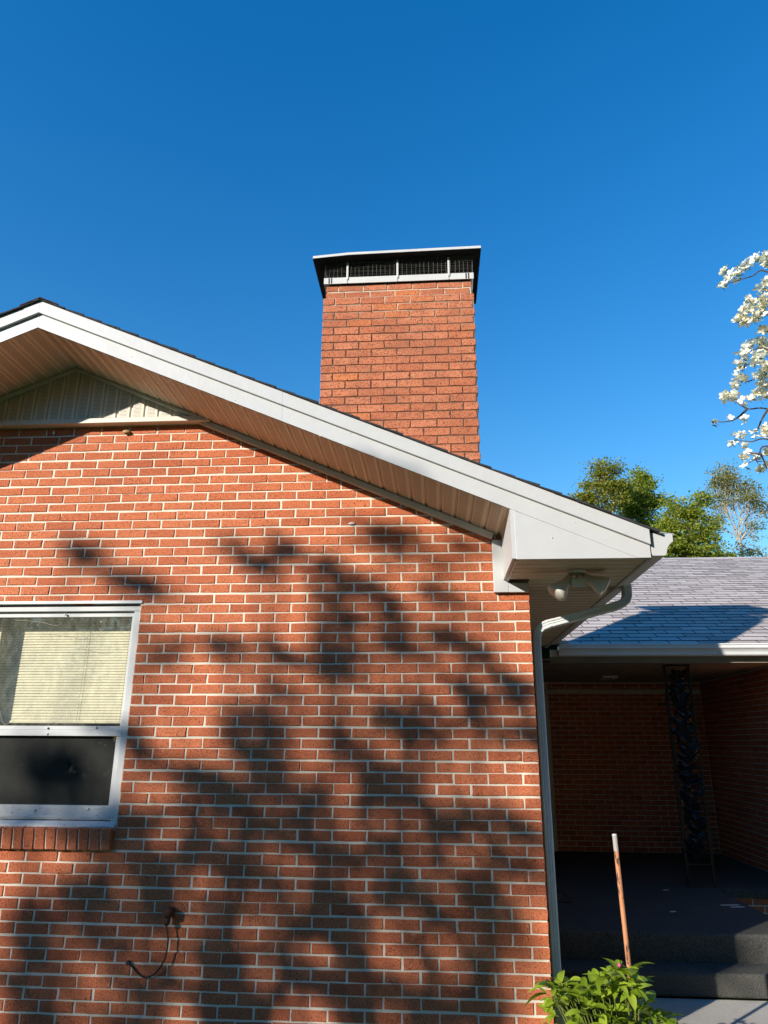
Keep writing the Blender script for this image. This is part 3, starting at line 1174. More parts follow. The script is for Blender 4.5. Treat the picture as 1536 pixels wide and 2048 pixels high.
lo_l, lo_r = -0.012, 0.012
for fx in (0.155, 0.495, 0.84):
    xx = x0 + (x1 - x0) * fx
    bevel(MB().box(xx - 0.008, xx + 0.008, y0 - 0.0135, y0 - 0.007, BZ0 + 0.03, LZ - 0.02).build('cap_post', M['galv'], capo), 0.002)
    for dz in (0.045, 0.028, 0.012):
        MB().lathe((xx, y0 - 0.0062, BZ0 + dz - 0.008), (0, -1, 0), [(0, 0.0035), (0.0035, 0.003)], 6).build('bolt', M['dark_metal'], capo)
for xx in (x0 + 0.035, x0 + 0.055, x1 - 0.055, x1 - 0.035):
    MB().box(xx - 0.004, xx + 0.004, y0 - 0.010, y0 - 0.0065, BZ0 + 0.004, BZ1 - 0.004).build('bracket', M['dark_metal'], capo)
sc_ = MB()
cw = 0.0013
n = 34
for i in range(n + 1):
    f = i / n
    xx = x0 + (x1 - x0) * f
    for yy in (y0 - 0.002, y1 + 0.002):
        lean = 0.05 * (abs(f - 0.5) * 2) ** 8
        sc_.tube([(xx, yy, BZ1 - 0.02), (xx + 0.004 * math.sin(i * 1.3), yy + 0.008 * math.sin(i), (BZ1 + LZ) / 2), (xx, yy, LZ - 0.01)], cw, 4, False)
for i in range(14):
    yy = y0 + (y1 - y0) * i / 13
    for xx in (x0, x1):
        sc_.tube([(xx, yy, BZ1 - 0.02), (xx, yy, LZ - 0.01)], cw, 4, False)
for i in range(1, 12):
    z = BZ1 + (LZ - BZ1) * i / 12
    sag = 0.004 * math.sin(i * 2.3)
    ring = []
    for f in [j / 12 for j in range(13)]:
        ring.append((x0 + (x1 - x0) * f, y0 - 0.002 + 0.006 * math.sin(f * 9 + i), z + sag * math.sin(f * 6)))
    sc_.tube(ring, cw * 0.8, 4, False)
    sc_.tube([(x1, y0, z), (x1, y1, z)], cw * 0.8, 4, False)
    sc_.tube([(x0, y0, z), (x0, y1, z)], cw * 0.8, 4, False)
    sc_.tube([(x0, y1, z), (x1, y1, z)], cw * 0.8, 4, False)
tag(sc_.build('wire_mesh', M['wire'], capo), None, None, None, 'stuff')
# lid: slightly crooked sheet with a folded lip
lx0, lx1, ly0, ly1 = -1.528, -0.183, 0.272, 1.03
kx = lx0 + 0.29
xs = [(lx0, LZ - 0.020), (kx, LZ + 0.002), (lx1, LZ + 0.016)]
ld = MB()
for (xx, zz) in xs:
    ld.v += [(xx, ly0, zz - 0.022), (xx, ly0, zz), (xx, (ly0 + ly1) / 2, zz + 0.028), (xx, ly1, zz + 0.004), (xx, ly1, zz - 0.022), (xx, ly1 - 0.003, zz - 0.022), (xx, ly1 - 0.003, zz - 0.001), (xx, (ly0 + ly1) / 2, zz + 0.022), (xx, ly0 + 0.003, zz - 0.005), (xx, ly0 + 0.003, zz - 0.022)]
for i in range(2):
    for k in range(10):
        a, b = i * 10 + k, i * 10 + (k + 1) % 10
        ld.f.append((a, b, b + 10, a + 10))
ld.f.append(tuple(range(9, -1, -1)))
ld.f.append(tuple(range(20, 30)))
ld.build('lid', M['galv'], capo)
ln = MB()
for (xx, zz) in ((lx0 + 0.004, LZ - 0.020), (kx, LZ + 0.002), (lx1 - 0.004, LZ + 0.016)):
    ln.v += [(xx, ly0 + 0.005, zz - 0.0195), (xx, ly1 - 0.005, zz - 0.0195), (xx, ly1 - 0.005, zz - 0.012), (xx, ly0 + 0.005, zz - 0.012)]
ln.f += [(0, 1, 2, 3), (11, 10, 9, 8)] + [(4 * i + k, 4 * i + (k + 1) % 4, 4 * i + 4 + (k + 1) % 4, 4 * i + 4 + k) for i in range(2) for k in range(4)]
ln.build('black_liner', M['black'], capo)  # black sheet lining the underside of the lid
for sx in (lx0, lx1):
    zz = xs[0][1] if sx == lx0 else xs[2][1]
    MB().box(sx - 0.0015, sx + 0.0015, ly0 + 0.004, ly1 - 0.004, zz - 0.026, zz - 0.002).build('lid_lip', M['dark_metal'], capo)

# ------------------------------------------------------------------ porch wing behind
GB_ = 0.018
PF, CZ, YB, YE = -2.20, -0.03, 5.95, 3.22      # floor, ceiling, back wall, eave line
porch = empty('porch_wing', (3.0, YB, GZ))
tag(porch, 'shaded porch wing with grey shingle roof, carpeted steps and brick back wall', 'house')
XR = 3.07                                       # side wall closing the porch
bw = MB().box(0.0, XR + 0.2, YB + 0.0045, YB + 0.2, GZ, 0.3).build('back_wall', M['mortar'], porch)
tag(bw, 'brick wall at the back of the porch')
bb, rb, fb2 = [], [], []
HC = 0.0635
r_ = 0
z = PF + HC / 2
while z < CZ:
    x = XR - (0.0 if r_ % 2 else -0.10)
    x = XR - JT / 2 if r_ % 2 else XR - JT / 2 + 0.1016
    while x > 0.98 + 0.03:
        b_, a_ = min(x, XR - JT / 2), max(x - 0.1937, 0.99)
        if b_ - a_ > 0.03:
            bb.append(((a_ + b_) / 2, YB, z, b_ - a_, HC - JT, 0.05))
        x -= P
    y = YB - JT / 2 + (0.1016 if r_ % 2 else 0)
    while y > 3.37:
        b_, a_ = min(y, YB - JT / 2), max(y - 0.1937, 3.36 if r_ % 2 else 3.352)
        if b_ - a_ > 0.03:
            rb.append((XR, (a_ + b_) / 2, z, b_ - a_, HC - JT, 0.05))
        y -= P
    z += HC
    r_ += 1
lay(bb, 0.0, M['brick'], M['brick_mass'], bw, 200)
rw = MB().box(XR + 0.0045, XR + 0.2, 3.35, YB, GZ, 0.05).build('end_wall', M['mortar'], porch)
tag(rw, 'brick wall closing the far end of the porch')
lay(rb, R(-90), M['brick'], M['brick_mass'], rw, 100)
fw_ = MB().box(XR + 0.2, 8.6, 3.3545, 3.55, GZ, 0.05).build('front_wall', M['mortar'], porch)
x = XR + 0.1
for r_ in range(41):
    zc = GZ + HC * (r_ + 0.5)
    xx = XR + 0.001
    if r_ % 2:
        fb2.append((xx + 0.046, 3.35, zc, 0.092, HC - JT, 0.19))
        xx += 0.092 + JT
    while xx < 8.4:
        fb2.append((xx + 0.097, 3.35, zc, 0.1937, HC - JT, 0.05))
        xx += P
lay(fb2, 0.0, M['brick'], M['brick_mass'], fw_, 0)

# floor, landing and steps under dark carpet
fl = MB().box(0.001, XR, 3.50, YB, GZ, PF - 0.012).build('porch_floor', M['concrete'], porch)
bevel(MB().box(0.002, 2.14, 1.705, 3.5, GZ + 0.001, PF - 0.0005).build('carpet', M['carpet'], fl), 0.022, 4)
bevel(MB().box(0.002, XR - 0.001, 3.501, YB - 0.002, PF - 0.011, PF).build('carpet', M['carpet'], fl), 0.008, 3)
st = bevel(MB().box(0.002, 2.16, 1.42, 1.704, GZ + 0.002, -2.386).build('step', M['carpet'], porch), 0.022, 4)
bevel(MB().box(2.1425, XR - 0.002, 3.470, 3.4865, PF - 0.075, PF - 0.002).build('edge_strip', M['carpet'], fl), 0.006)  # dark strip laid over the top foundation courses
fd = MB().box(2.142, XR, 3.488, 3.4995, GZ, PF - 0.012).build('porch_foundation', M['mortar'], porch)
fbk = []
for r_ in range(5):
    zc = PF - 0.012 - HC * (r_ + 0.5)
    xx = 2.15 + (0.1 if r_ % 2 else 0)
    while xx < XR - 0.1:
        fbk.append((xx + 0.097, 3.4835, zc, 0.1937, HC - JT, 0.01))
        xx += P
lay(fbk, 0, M['brick'], M['brick_mass'], fd, 40)
# white flecks on the landing carpet
for (px, py, L) in ((1460, 1810, 0.16), (1475, 1814, 0.12), (1346, 1823, 0.05), (1332, 1780, 0.05)):
    d = ray(px, py)
    c = CAM + d * ((PF + 0.002 - CAM.z) / d.z)
    m = MB()
    m.obox(c, (L / 2, 0.012, 0), (-0.004, 0.012, 0), (0, 0, 0.0015))
    m.build('scuff', M['paint_fleck'], fl)

# ceiling boards, running away from the eave
cl = MB().box(0.0, 8.6, YE + 0.02, YB, CZ + 0.012, CZ + 0.03).build('porch_ceiling', M['shaded_vinyl'], porch)
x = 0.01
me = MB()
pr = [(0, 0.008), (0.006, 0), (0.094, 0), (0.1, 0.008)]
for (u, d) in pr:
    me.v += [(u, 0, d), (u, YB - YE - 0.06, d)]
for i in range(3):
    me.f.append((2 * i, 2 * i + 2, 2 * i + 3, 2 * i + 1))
me = me.mesh('ceiling_board', M['shaded_vinyl'])
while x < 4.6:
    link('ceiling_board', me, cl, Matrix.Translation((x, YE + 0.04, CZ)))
    x += 0.1008
bevel(MB().box(0.6, XR, YB - 0.03, YB - 0.002, -0.19, -0.125).build('crown_board', M['trim'], porch), 0.006)
MB().box(0.62, 8.6, YE + 0.0, YE + 0.020, GB_ + 0.004, CZ + 0.12).build('eave_fascia', M['gutter'], porch)
MB().box(0.62, 8.6, YE + 0.022, YE + 0.036, CZ + 0.001, CZ + 0.12).build('eave_backing', M['shaded_vinyl'], porch)
MB().box(0.62, 8.6, YE + 0.030, YE + 0.050, CZ - 0.012, CZ - 0.001).build('ceiling_trim', M['shaded_vinyl'], porch)

# gutter of the porch roof
prof2 = [(0.0, 0.125), (0.0, 0.012), (-0.006, 0.0), (-0.066, 0.0), (-0.078, 0.010), (-0.086, 0.040), (-0.100, 0.060), (-0.118, 0.076), (-0.118, 0.106), (-0.126, 0.106), (-0.126, 0.118), (-0.112, 0.118)]
pg = MB()
GB = 0.018
for (a, b) in prof2:
    pg.v += [(0.70, YE - 0.002 + a, GB + b), (8.6, YE - 0.002 + a, GB + b)]
for i in range(len(prof2) - 1):
    pg.f.append((2 * i, 2 * i + 2, 2 * i + 3, 2 * i + 1))
pgo = pg.build('gutter', M['gutter'], porch)
tag(pgo, 'white gutter along the porch eave')
MB().prism([(YE - 0.002 + a, GB + b) for a, b in prof2[:10]], 'x', 0.697, 0.70).build('end_cap', M['gutter'], pgo)
MB().box(0.70, 8.6, YE - 0.112, YE + 0.06, GB + 0.1185, GB + 0.1205).build('gutter_guard', M['galv'], pgo)
bevel(MB().box(0.66, 0.80, YE - 0.10, YE + 0.10, GB + 0.122, GB + 0.15).build('flashing', M['white'], pgo), 0.003)

# roof slope with tabbed shingles
PS = 0.437
ZE = GB + 0.128
cps = math.sqrt(1 + PS * PS)
YR = 8.16
rs = MB()
rs.add([(0.2, YE - 0.03, ZE - 0.013 - 0.03 * PS), (9, YE - 0.03, ZE - 0.013 - 0.03 * PS), (9, YR, ZE - 0.013 + (YR - YE) * PS), (0.2, YR, ZE - 0.013 + (YR - YE) * PS),
        (9, 2 * YR - YE, ZE - 0.013), (0.2, 2 * YR - YE, ZE - 0.013)], [(0, 1, 2, 3), (3, 2, 4, 5)])
proof = rs.build('porch_roof', M['dark_shingle'], porch)
tag(proof, 'mauve grey asphalt shingle roof above the porch')
uy = Vector((0, 1, PS)) / cps
nz = Vector((0, -PS, 1)) / cps
tab_meshes = []
for v in range(6):
    r = random.Random(v + 50)
    m = MB()
    wv = 0.2935
    th0, th1 = 0.0075 + r.uniform(0, 0.004), 0.002
    j = [r.uniform(-0.004, 0.004) for _ in range(4)]
    y0_, y1_ = -0.012, 0.150
    m.add([(0, y0_ + j[0], 0), (wv, y0_ + j[1], 0), (wv, y1_, 0), (0, y1_, 0), (0, y0_ + j[0], th0), (wv, y0_ + j[1], th0 + j[2] * 0.4), (wv, y1_, th1), (0, y1_, th1)],
          [(4, 5, 6, 7), (0, 1, 5, 4), (1, 2, 6, 5), (3, 0, 4, 7)])
    tab_meshes.append(m)
tab_data = [m.mesh('shingle', M['shingle']) for m in tab_meshes]
for me in tab_data:                       # the cut lower edge shows the black asphalt core
    me.materials.append(M['dark_shingle'])
    for pl_ in me.polygons:
        if pl_.index > 0:
            pl_.material_index = 1
tabs = []
row = 0
s = -0.02
SLEN = (YR - YE) * cps
while s < SLEN - 0.05:
    off = [0.0, 0.152, 0.05, 0.20][row % 4]
    x = 0.35 - off
    while x < 8.7:
        p = Vector((x, YE, ZE)) + uy * s
        tabs.append((p, row))
        x += 0.3048
    s += 0.142
    row += 1


def tab_score(t):
    px, py = project(t[0] + Vector((0.15, 0, 0)))
    if not (1130 < px < 1560 and 1130 < py < 1300) or (px < 1350 and py < 1290 and (1350 - px) * 0.9 + 1068 > py and px < 1300 and py < 1110 + (1300 - px) * 0.6):
        return -1
    return 1.0 / (t[0] - CAM).length


sc = sorted(tabs, key=lambda t: -tab_score(t))
mass, core = MB(), MB()
for i, t in enumerate(sc):
    r = random.Random(i * 13 + 5)
    v = r.randrange(6)
    mt = Matrix(((1, 0, 0, t[0].x), (0, uy.y, nz.y, t[0].y), (0, uy.z, nz.z, t[0].z), (0, 0, 0, 1)))
    if i < 300:
        link('shingle', tab_data[v], proof, mt)
    else:
        mass.add([mt @ Vector(q) for q in tab_meshes[v].v], tab_meshes[v].f[:1])
        core.add([mt @ Vector(q) for q in tab_meshes[v].v], tab_meshes[v].f[1:])
tag(mass.build('shingle_field', M['shingle_mass'], proof), None, None, None, 'stuff')
tag(core.build('shingle_edges', M['dark_shingle'], proof), None, None, None, 'stuff')
m = MB()
zr = ZE + (YR - YE) * PS
x = 0.2
while x < 9:
    m.prism([(YR - 0.14, zr - 0.14 * PS + 0.004), (YR, zr + 0.006), (YR + 0.14, zr - 0.14 * PS + 0.004), (YR + 0.14, zr - 0.14 * PS + 0.010), (YR, zr + 0.014), (YR - 0.14, zr - 0.14 * PS + 0.010)], 'x', x, x + 0.298)
    x += 0.3
m.build('ridge_cap', M['shingle_mass'], proof)
MB().prism([(YE + 0.05, ZE - 0.05), (YR, ZE - 0.05 + (YR - YE) * PS), (2 * YR - YE - 0.05, ZE - 0.05), (2 * YR - YE - .05, GZ), (YE + 0.4, GZ), (YE + 0.4, ZE - 0.06)], 'x', 8.62, 8.8).build('gable_end', M['brick_mass'], porch)

# door and casing at the back
dr = MB().box(0.30, 0.86, YB - 0.03, YB + 0.01, PF, -0.20).build('door', M['door'], porch)
bevel(MB().box(0.862, 0.955, YB - 0.055, YB - 0.001, PF, -0.19).build('door_casing', M['gutter'], dr), 0.004)

# cast iron post with oak leaf scrollwork
PY = 3.56
post = MB().box(1.862, 2.152, PY - 0.020, PY + 0.020, -0.046, CZ - 0.001).build('iron_post', M['iron'], porch)
MB().box(1.8950, 2.1190, PY - 0.010, PY + 0.010, PF + 0.20, PF + 0.212).build('cross_bar', M['iron'], post)
tag(post, 'black cast iron porch post with leaf scrollwork')
for xx in (1.8665, 2.1195):
    bevel(MB().box(xx, xx + 0.028, PY - 0.010, PY + 0.010, PF, -0.0465).build('bar', M['iron'], post), 0.002)
for k in range(4):
    zz = PF + 0.21 + k * 0.39 + 0.37
    MB().box(1.8950, 2.1190, PY - 0.006, PY + 0.006, zz - 0.006, zz + 0.006).build('cross_bar', M['iron'], post)
stem_pts = []
z = PF + 0.22
while z < -0.06:
    ph = (z - PF) * 2 * math.pi / 0.39
    stem_pts.append((2.007 + 0.040 * math.sin(ph), PY - 0.004 * math.cos(ph), z))
    z += 0.02
MB().tube(stem_pts, 0.0065, 6).build('stem', M['iron'], post, True)


def oak_leaf(seed):
    r = random.Random(seed)
    m = MB()
    L = 0.118
    prof_ = [(0.0, 0.006), (0.14, 0.026), (0.24, 0.014), (0.40, 0.042), (0.52, 0.020), (0.66, 0.036), (0.78, 0.015), (0.90, 0.019), (1.0, 0.002)]
    for f, wd in prof_:
        bend = 0.022 * math.sin(f * 2.2)
        m.v += [(-wd, 0.006 + bend * 0.5, f * L), (0, -0.004 - bend * 0.4, f * L), (wd, 0.006 + bend * 0.5, f * L)]
    for i in range(len(prof_) - 1):
        m.f += [(3 * i, 3 * i + 1, 3 * i + 4, 3 * i + 3), (3 * i + 1, 3 * i + 2, 3 * i + 5, 3 * i + 4)]
    return m.mesh('leaf', M['iron'])


ol = [oak_leaf(i) for i in range(2)]
k = 0
z = PF + 0.25
r = random.Random(11)
while z < -0.12:
    ph = (z - PF) * 2 * math.pi / 0.39
    cx = 2.007 + 0.040 * math.sin(ph)
    for sgn in (-1, 1):
        ang = sgn * r.uniform(0.5, 1.35)
        mt = Matrix.Translation((cx * 0.55 + 0.45 * 2.007 + r.uniform(-0.03, 0.03), PY - 0.006 + r.uniform(-0.006, 0.004), z + r.uniform(-0.01, 0.01))) @ Matrix.Rotation(ang, 4, 'Y') @ Matrix.Rotation(r.uniform(-0.35, 0.35), 4, 'Z') @ Matrix.Rotation(r.uniform(-0.1, 0.45), 4, 'X') @ Matrix.Scale(r.uniform(0.75, 1.08), 4)
        link('leaf', ol[k % 2], post, mt)
        k += 1
    z += 0.030

# ------------------------------------------------------------------ small fixtures
# twin flood light under the eave
FLC = Vector((0.245, -0.275, BZ + 0.003))
fl_ = empty('flood_light', FLC)
tag(fl_, 'off white twin flood light with two bell shades under the eave', 'light')
MB().lathe(FLC, (0, 0, -1), [(0, 0.062), (0.010, 0.062), (0.016, 0.055), (0.022, 0.030), (0.030, 0.028)], 24).build('base', M['lamp'], fl_, False)
bell = [(0.0, 0.015), (0.006, 0.021), (0.030, 0.023), (0.052, 0.027), (0.078, 0.038), (0.104, 0.052), (0.128, 0.061), (0.140, 0.063), (0.143, 0.060), (0.147, 0.054), (0.152, 0.036), (0.154, 0.012)]
for (dx, ax) in ((-0.028, (-0.62, -0.10, -0.74)), (0.030, (0.86, -0.06, -0.52))):
    c = FLC + Vector((dx, 0, -0.026))
    a = Vector(ax).normalized()
    o = MB().lathe(c + a * 0.012, a, bell, 26).build('lamp_shade', M['lamp'], fl_, True)
    MB().tube([c, c + a * 0.02], 0.011, 10).build('arm', M['lamp'], fl_, True)
bevel(MB().obox(FLC + Vector((0.005, -0.020, -0.075)), (0.041, 0, 0), (0, 0.022, 0.006), (0, -0.008, 0.027)).build('sensor', M['lamp'], fl_), 0.008, 3)
MB().tube([FLC + Vector((0.004, 0, -0.02)), FLC + Vector((0.004, -0.015, -0.055))], 0.009, 8).build('arm', M['lamp'], fl_)

# porch ceiling lamp
pl = empty('porch_lamp', (1.62, 5.05, CZ))
tag(pl, 'small square frame lamp on the dark porch ceiling', 'light')
m = MB()
for (a, b, c, d) in ((1.53, 1.71, 4.90, 4.925), (1.53, 1.71, 5.175, 5.20), (1.53, 1.55, 4.925, 5.175), (1.69, 1.71, 4.925, 5.175)):
    m.box(a, b, c, d, CZ - 0.03, CZ - 0.001)
m.build('frame', M['trim'], pl)
MB().box(1.551, 1.689, 4.926, 5.174, CZ - 0.022, CZ - 0.002).build('lens', M['dark_metal'], pl)

# rusty pipe stub with dangling cable
pc = at(336, 1826, -0.055)
ps = empty('pipe_stub', (pc.x, 0, pc.z))
tag(ps, 'rusty round pipe stub with a cable hanging on the brick wall', 'pipe')
MB().lathe((pc.x, 0.004, pc.z), (0, -1, 0), [(0, 0.017), (0.012, 0.017), (0.020, 0.027), (0.050, 0.030), (0.066, 0.026), (0.074, 0.014), (0.076, 0.004)], 18).build('cap', M['rusty'], ps, True)
MB().lathe((pc.x - 0.004, -0.046, pc.z - 0.016), (-0.08, 0, -1), [(0, 0.014), (0.022, 0.014), (0.026, 0.017), (0.034, 0.017), (0.038, 0.012), (0.046, 0.0125), (0.05, 0.007)], 12).build('nipple', M['rusty'], ps, True)
cp = [Vector((pc.x - 0.008, -0.046, pc.z - 0.058)), at(336, 1876, -0.046), at(334, 1900, -0.044), at(327, 1923, -0.038), at(314, 1943, -0.026), at(300, 1953, -0.016), at(287, 1954, -0.012), at(275, 1946, -0.011), at(266, 1935, -0.012), at(258, 1928, -0.014)]


MB().tube(smooth_path(cp), 0.0046, 8).build('cable', M['rubber'], ps, True)
MB().obox(at(256, 1926, -0.014), (0.007, 0, 0.006), (0, 0.006, 0), (-0.008, 0, 0.009)).build('plug', M['dark_metal'], ps)

# leaning pole by the steps
pb, pt = Vector((0.452, 0.10, GZ)), at(1229, 1670, 0.08)
po = empty('rusty_pole', pb)
tag(po, 'thin rusty orange steel pole with a grey tip standing by the steps', 'pole')
MB().tube([pb, pb.lerp(pt, 0.5), pt], 0.0135, 14).build('shaft', M['pole'], po, True)
MB().lathe(pt, (pt - pb), [(-0.002, 0.0137), (0.004, 0.0137), (0.006, 0.010)], 14).build('tip', M['galv'], po)

# door mat
mt_ = empty('door_mat', (0.36, 2.98, PF))
tag(mt_, 'dark striped door mat on the porch carpet by the downspout', 'mat')
MB().box(0.12, 0.585, 2.70, 3.30, PF + 0.0005, PF + 0.012).build('border', M['dark_metal'], mt_)
MB().box(0.16, 0.545, 2.74, 3.26, PF + 0.0121, PF + 0.016).build('pile', M['mat'], mt_)

# wasp mud nest and pale flecks on the wall
def blob(c, r0, mat, seed, sq=(1, 0.6, 0.55)):
    r = random.Random(seed)
    m = MB()
    n1, n2 = 7, 10
    for i in range(n1 + 1):
        th = math.pi * i / n1
        for k in range(n2):
            ph = 2 * math.pi * k / n2
            q = r0 * (1 + r.uniform(-0.22, 0.22))
            m.v.append((c[0] + sq[0] * q * math.sin(th) * math.cos(ph), c[1] + sq[1] * q * math.sin(th) * math.sin(ph), c[2] + sq[2] * q * math.cos(th)))
    for i in range(n1):
        for k in range(n2):
            m.f.append((i * n2 + k, i * n2 + (k + 1) % n2, (i + 1) * n2 + (k + 1) % n2, (i + 1) * n2 + k))
    return m


tag(blob(at(253, 864, -0.012), 0.026, M['nest'], 3).build('mud_nest', M['nest'], None, True), 'tan mud wasp nest on the brick under the gable siding', 'nest')
tag(blob(at(108, 866, -0.008), 0.016, M['paint_fleck'], 4, (0.6, 0.4, 1.0)).build('cocoon', M['paint_fleck'], None, True), 'tiny white cocoon on the shaded brick under the gable siding', 'cocoon')
tag(blob(at(703, 1047, -0.004), 0.022, M['paint_fleck'], 5, (1, 0.3, 0.4)).build('paint_fleck', M['paint_fleck'], None, True), 'small white fleck stuck on the sunlit brick', 'fleck')

# ------------------------------------------------------------------ plants
def peony():
    base = Vector((0.33, -0.22, GZ))
    o = empty('leafy_shrub', base)
    tag(o, 'bright green peony clump with one pink bud at the wall corner', 'shrub')
    r = random.Random(21)
    leaves = []
    for v in range(5):
        rr = random.Random(v)
        m = MB()
        L, W = 1.0, rr.uniform(0.21, 0.28)
        seg = 5
        droop = rr.uniform(0.12, 0.42)
        twist = rr.uniform(-0.12, 0.12)
        for i in range(seg + 1):
            f = i / seg
            wd = W * math.sin(math.pi * min(1, f * 0.92 + 0.06)) ** 0.8 * (1 - 0.25 * f)
            if i == seg:
                wd = 0.006
            z = -droop * f * f
            m.v += [(-wd, f * L, z + 0.35 * wd + twist * f * wd), (0, f * L, z), (wd, f * L, z + 0.35 * wd - twist * f * wd)]
        for i in range(seg):
            m.f += [(3 * i, 3 * i + 1, 3 * i + 4, 3 * i + 3), (3 * i + 1, 3 * i + 2, 3 * i + 5, 3 * i + 4)]
        leaves.append(m.mesh('leaf', M['leaf_peony'], True))
    # outline of the clump in the photograph gives the height of the stems
    prof_ = [(1078, 2000), (1088, 1975), (1105, 1945), (1125, 1955), (1150, 1972), (1180, 1956), (1205, 1940), (1228, 1928), (1250, 1932), (1272, 1965), (1285, 1996), (1310, 2012), (1330, 2030), (1350, 2048)]

    def top(px):
        for (a, b), (c, d) in zip(prof_[:-1], prof_[1:]):
            if a <= px <= c:
                return b + (d - b) * (px - a) / (c - a)
        return 2048
    n = 0
    stems = MB()
    rest = MB()
    tips = []
    for k in range(74):
        px = 1103 + (1338 - 1103) * ((k * 0.61803) % 1.0)
        Y = r.uniform(-0.46, -0.03)
        if px < 1120:
            Y = r.uniform(-0.40, -0.12)
        py = top(px) + 14 + (abs(r.gauss(0, 1)) * 16 if k < 34 else r.uniform(15, 120))
        tip = at(px, min(py, 2125), Y)
        tips.append(tip)
    tips.append(at(1239, 1938, -0.22))
    for tip in tips:
        foot = Vector((base.x + (tip.x - base.x) * 0.45, base.y + (tip.y - base.y) * 0.4, GZ))
        mid = foot.lerp(tip, 0.55) + Vector((0, 0, 0.03))
        stems.tube(smooth_path([foot, mid, tip], 3), [0.0032] * 6 + [0.0022], 5)
        # compound leaves: three stalks of leaflets around the tip
        heading0 = r.uniform(0, 6.28)
        for c in range(3):
            hd = heading0 + c * 2.1 + r.uniform(-0.3, 0.3)
            st_ = tip + Vector((0, 0, -0.012 * c))
            q = st_ + Vector((math.cos(hd), math.sin(hd), r.uniform(0.1, 0.7))) * r.uniform(0.018, 0.05)
            stems.tube([st_, q], 0.0018, 4)
            for j in (-1, 0, 1):
                if j != 0 and r.random() < 0.2:
                    continue
                h2 = hd + j * r.uniform(0.5, 0.85)
                pit = r.uniform(-0.25, 0.75)
                Ls = r.choice((0.05, 0.07, 0.085, 0.1, 0.115)) * r.uniform(0.85, 1.1) * (1.0 if j == 0 else 0.85)
                mt = Matrix.Translation(q) @ Matrix.Rotation(h2 - math.pi / 2, 4, 'Z') @ Matrix.Rotation(pit, 4, 'X') @ Matrix.Rotation(r.uniform(-0.5, 0.5), 4, 'Y') @ Matrix.Scale(Ls, 4)
                lf = leaves[r.randrange(5)]
                if n < 300:
                    link('leaf', lf, o, mt)
                else:
                    rest.add([mt @ v.co for v in lf.vertices], [tuple(pl_.vertices) for pl_ in lf.polygons])
                n += 1
    if rest.v:
        tag(rest.build('foliage', M['leaf_peony_mass'], o, True), None, None, None, 'stuff')
    stems.build('stems', M['stem'], o)
    bc = at(1239, 1931, -0.22)
    MB().tube([at(1240, 1965, -0.22), bc], 0.0022, 5).build('bud_stalk', M['stem'], o)
    MB().lathe(bc, (0, 0, 1), [(-0.009, 0.003), (-0.004, 0.009), (0.004, 0.010), (0.010, 0.006), (0.013, 0.001)], 12).build('bud', M['bud'], o, True)


peony()


def limb(m, a, b, r0, r1, r, n=6, wob=0.06, sag=0.0):
    a, b = Vector(a), Vector(b)
    L = (b - a).length
    ctrl = [a]
    for i in range(1, 4):
        f = i / 4
        ctrl.append(a.lerp(b, f) + Vector((r.uniform(-1, 1), r.uniform(-1, 1), r.uniform(-0.5, 1) + sag)) * L * wob)
    ctrl.append(b)
    pts = smooth_path(ctrl, 3)
    k = len(pts)
    m.tube(pts, [r0 + (r1 - r0) * i / (k - 1) for i in range(k)], n, False)
    return pts


LEAFQ = [(-0.5, 0.0, 0.0), (0.0, -0.30, 0.06), (0.5, 0.0, 0.0), (0.0, 0.30, 0.06)]


def scatter_leaves(m, c, rad, n, size, r, squash=0.8, flat=0.5):
    for _ in range(n):
        g_ = Vector((r.gauss(0, 1), r.gauss(0, 1), r.gauss(0, squash))) * rad * 0.55
        p = Vector(c) + g_
        s = size * r.uniform(0.6, 1.3)
        a = Vector((r.gauss(0, 1), r.gauss(0, 1), r.gauss(0, flat))).normalized()
        nn = Vector((r.gauss(0, 0.8), r.gauss(0, 0.8), r.gauss(0.6, 0.8)))
        b = nn.cross(a)
        if b.length < 1e-4:
            continue
        b.normalize()
        nn = a.cross(b)
        o = len(m.v)
        for q in LEAFQ:
            m.v.append(tuple(p + a * q[0] * s + b * q[1] * s + nn * q[2] * s))
        m.f.append((o, o + 1, o + 2, o + 3))


def tree(name, label, base, fork, lobes, leaf_mat_, bark, seed, trunk_r=0.16, twigs=14, leaves=46, leaf=0.16, clump=0.45, squash=0.7, group=None):
    """lobes: (centre, radii, weight). Limbs run from the fork to each lobe, twigs through the lobe, leaf clumps on the twigs."""
    r = random.Random(seed)
    o = empty(name, base)
    tag(o, label, 'tree', group)
    wood, crown = MB(), MB()
    base, fork = Vector(base), Vector(fork)
    limb(wood, base - Vector((0, 0, 0.1)), fork, trunk_r, trunk_r * 0.6, r, 9, 0.03)
    for c, rad, wgt in lobes:
        c = Vector(c)
        start = fork if (c - fork).length < 6 else fork
        pts = limb(wood, start.lerp(c, r.uniform(0, 0.1)), c, trunk_r * 0.36, trunk_r * 0.07, r, 6, 0.09)
        for k in range(int(twigs * wgt)):
            while True:
                q = Vector((r.uniform(-1, 1), r.uniform(-1, 1), r.uniform(-1, 1)))
                if q.length < 1:
                    break
            tip = c + Vector((q.x * rad[0], q.y * rad[1], q.z * rad[2]))
            org = pts[int(len(pts) * r.uniform(0.35, 0.98))]
            tp = limb(wood, org, tip, trunk_r * 0.09, 0.008, r, 4, 0.10)
            for f in (1.0, 0.75):
                pos = tp[int((len(tp) - 1) * f)]
                scatter_leaves(crown, pos, clump * r.uniform(0.6, 1.15), int(leaves * r.uniform(0.5, 1.3) * (1.0 if f == 1 else 0.6)), leaf, r, squash)
    wood.build('trunk', bark, o, True)
    tag(crown.build('crown', leaf_mat_, o), None, None, None, 'stuff')
    return o


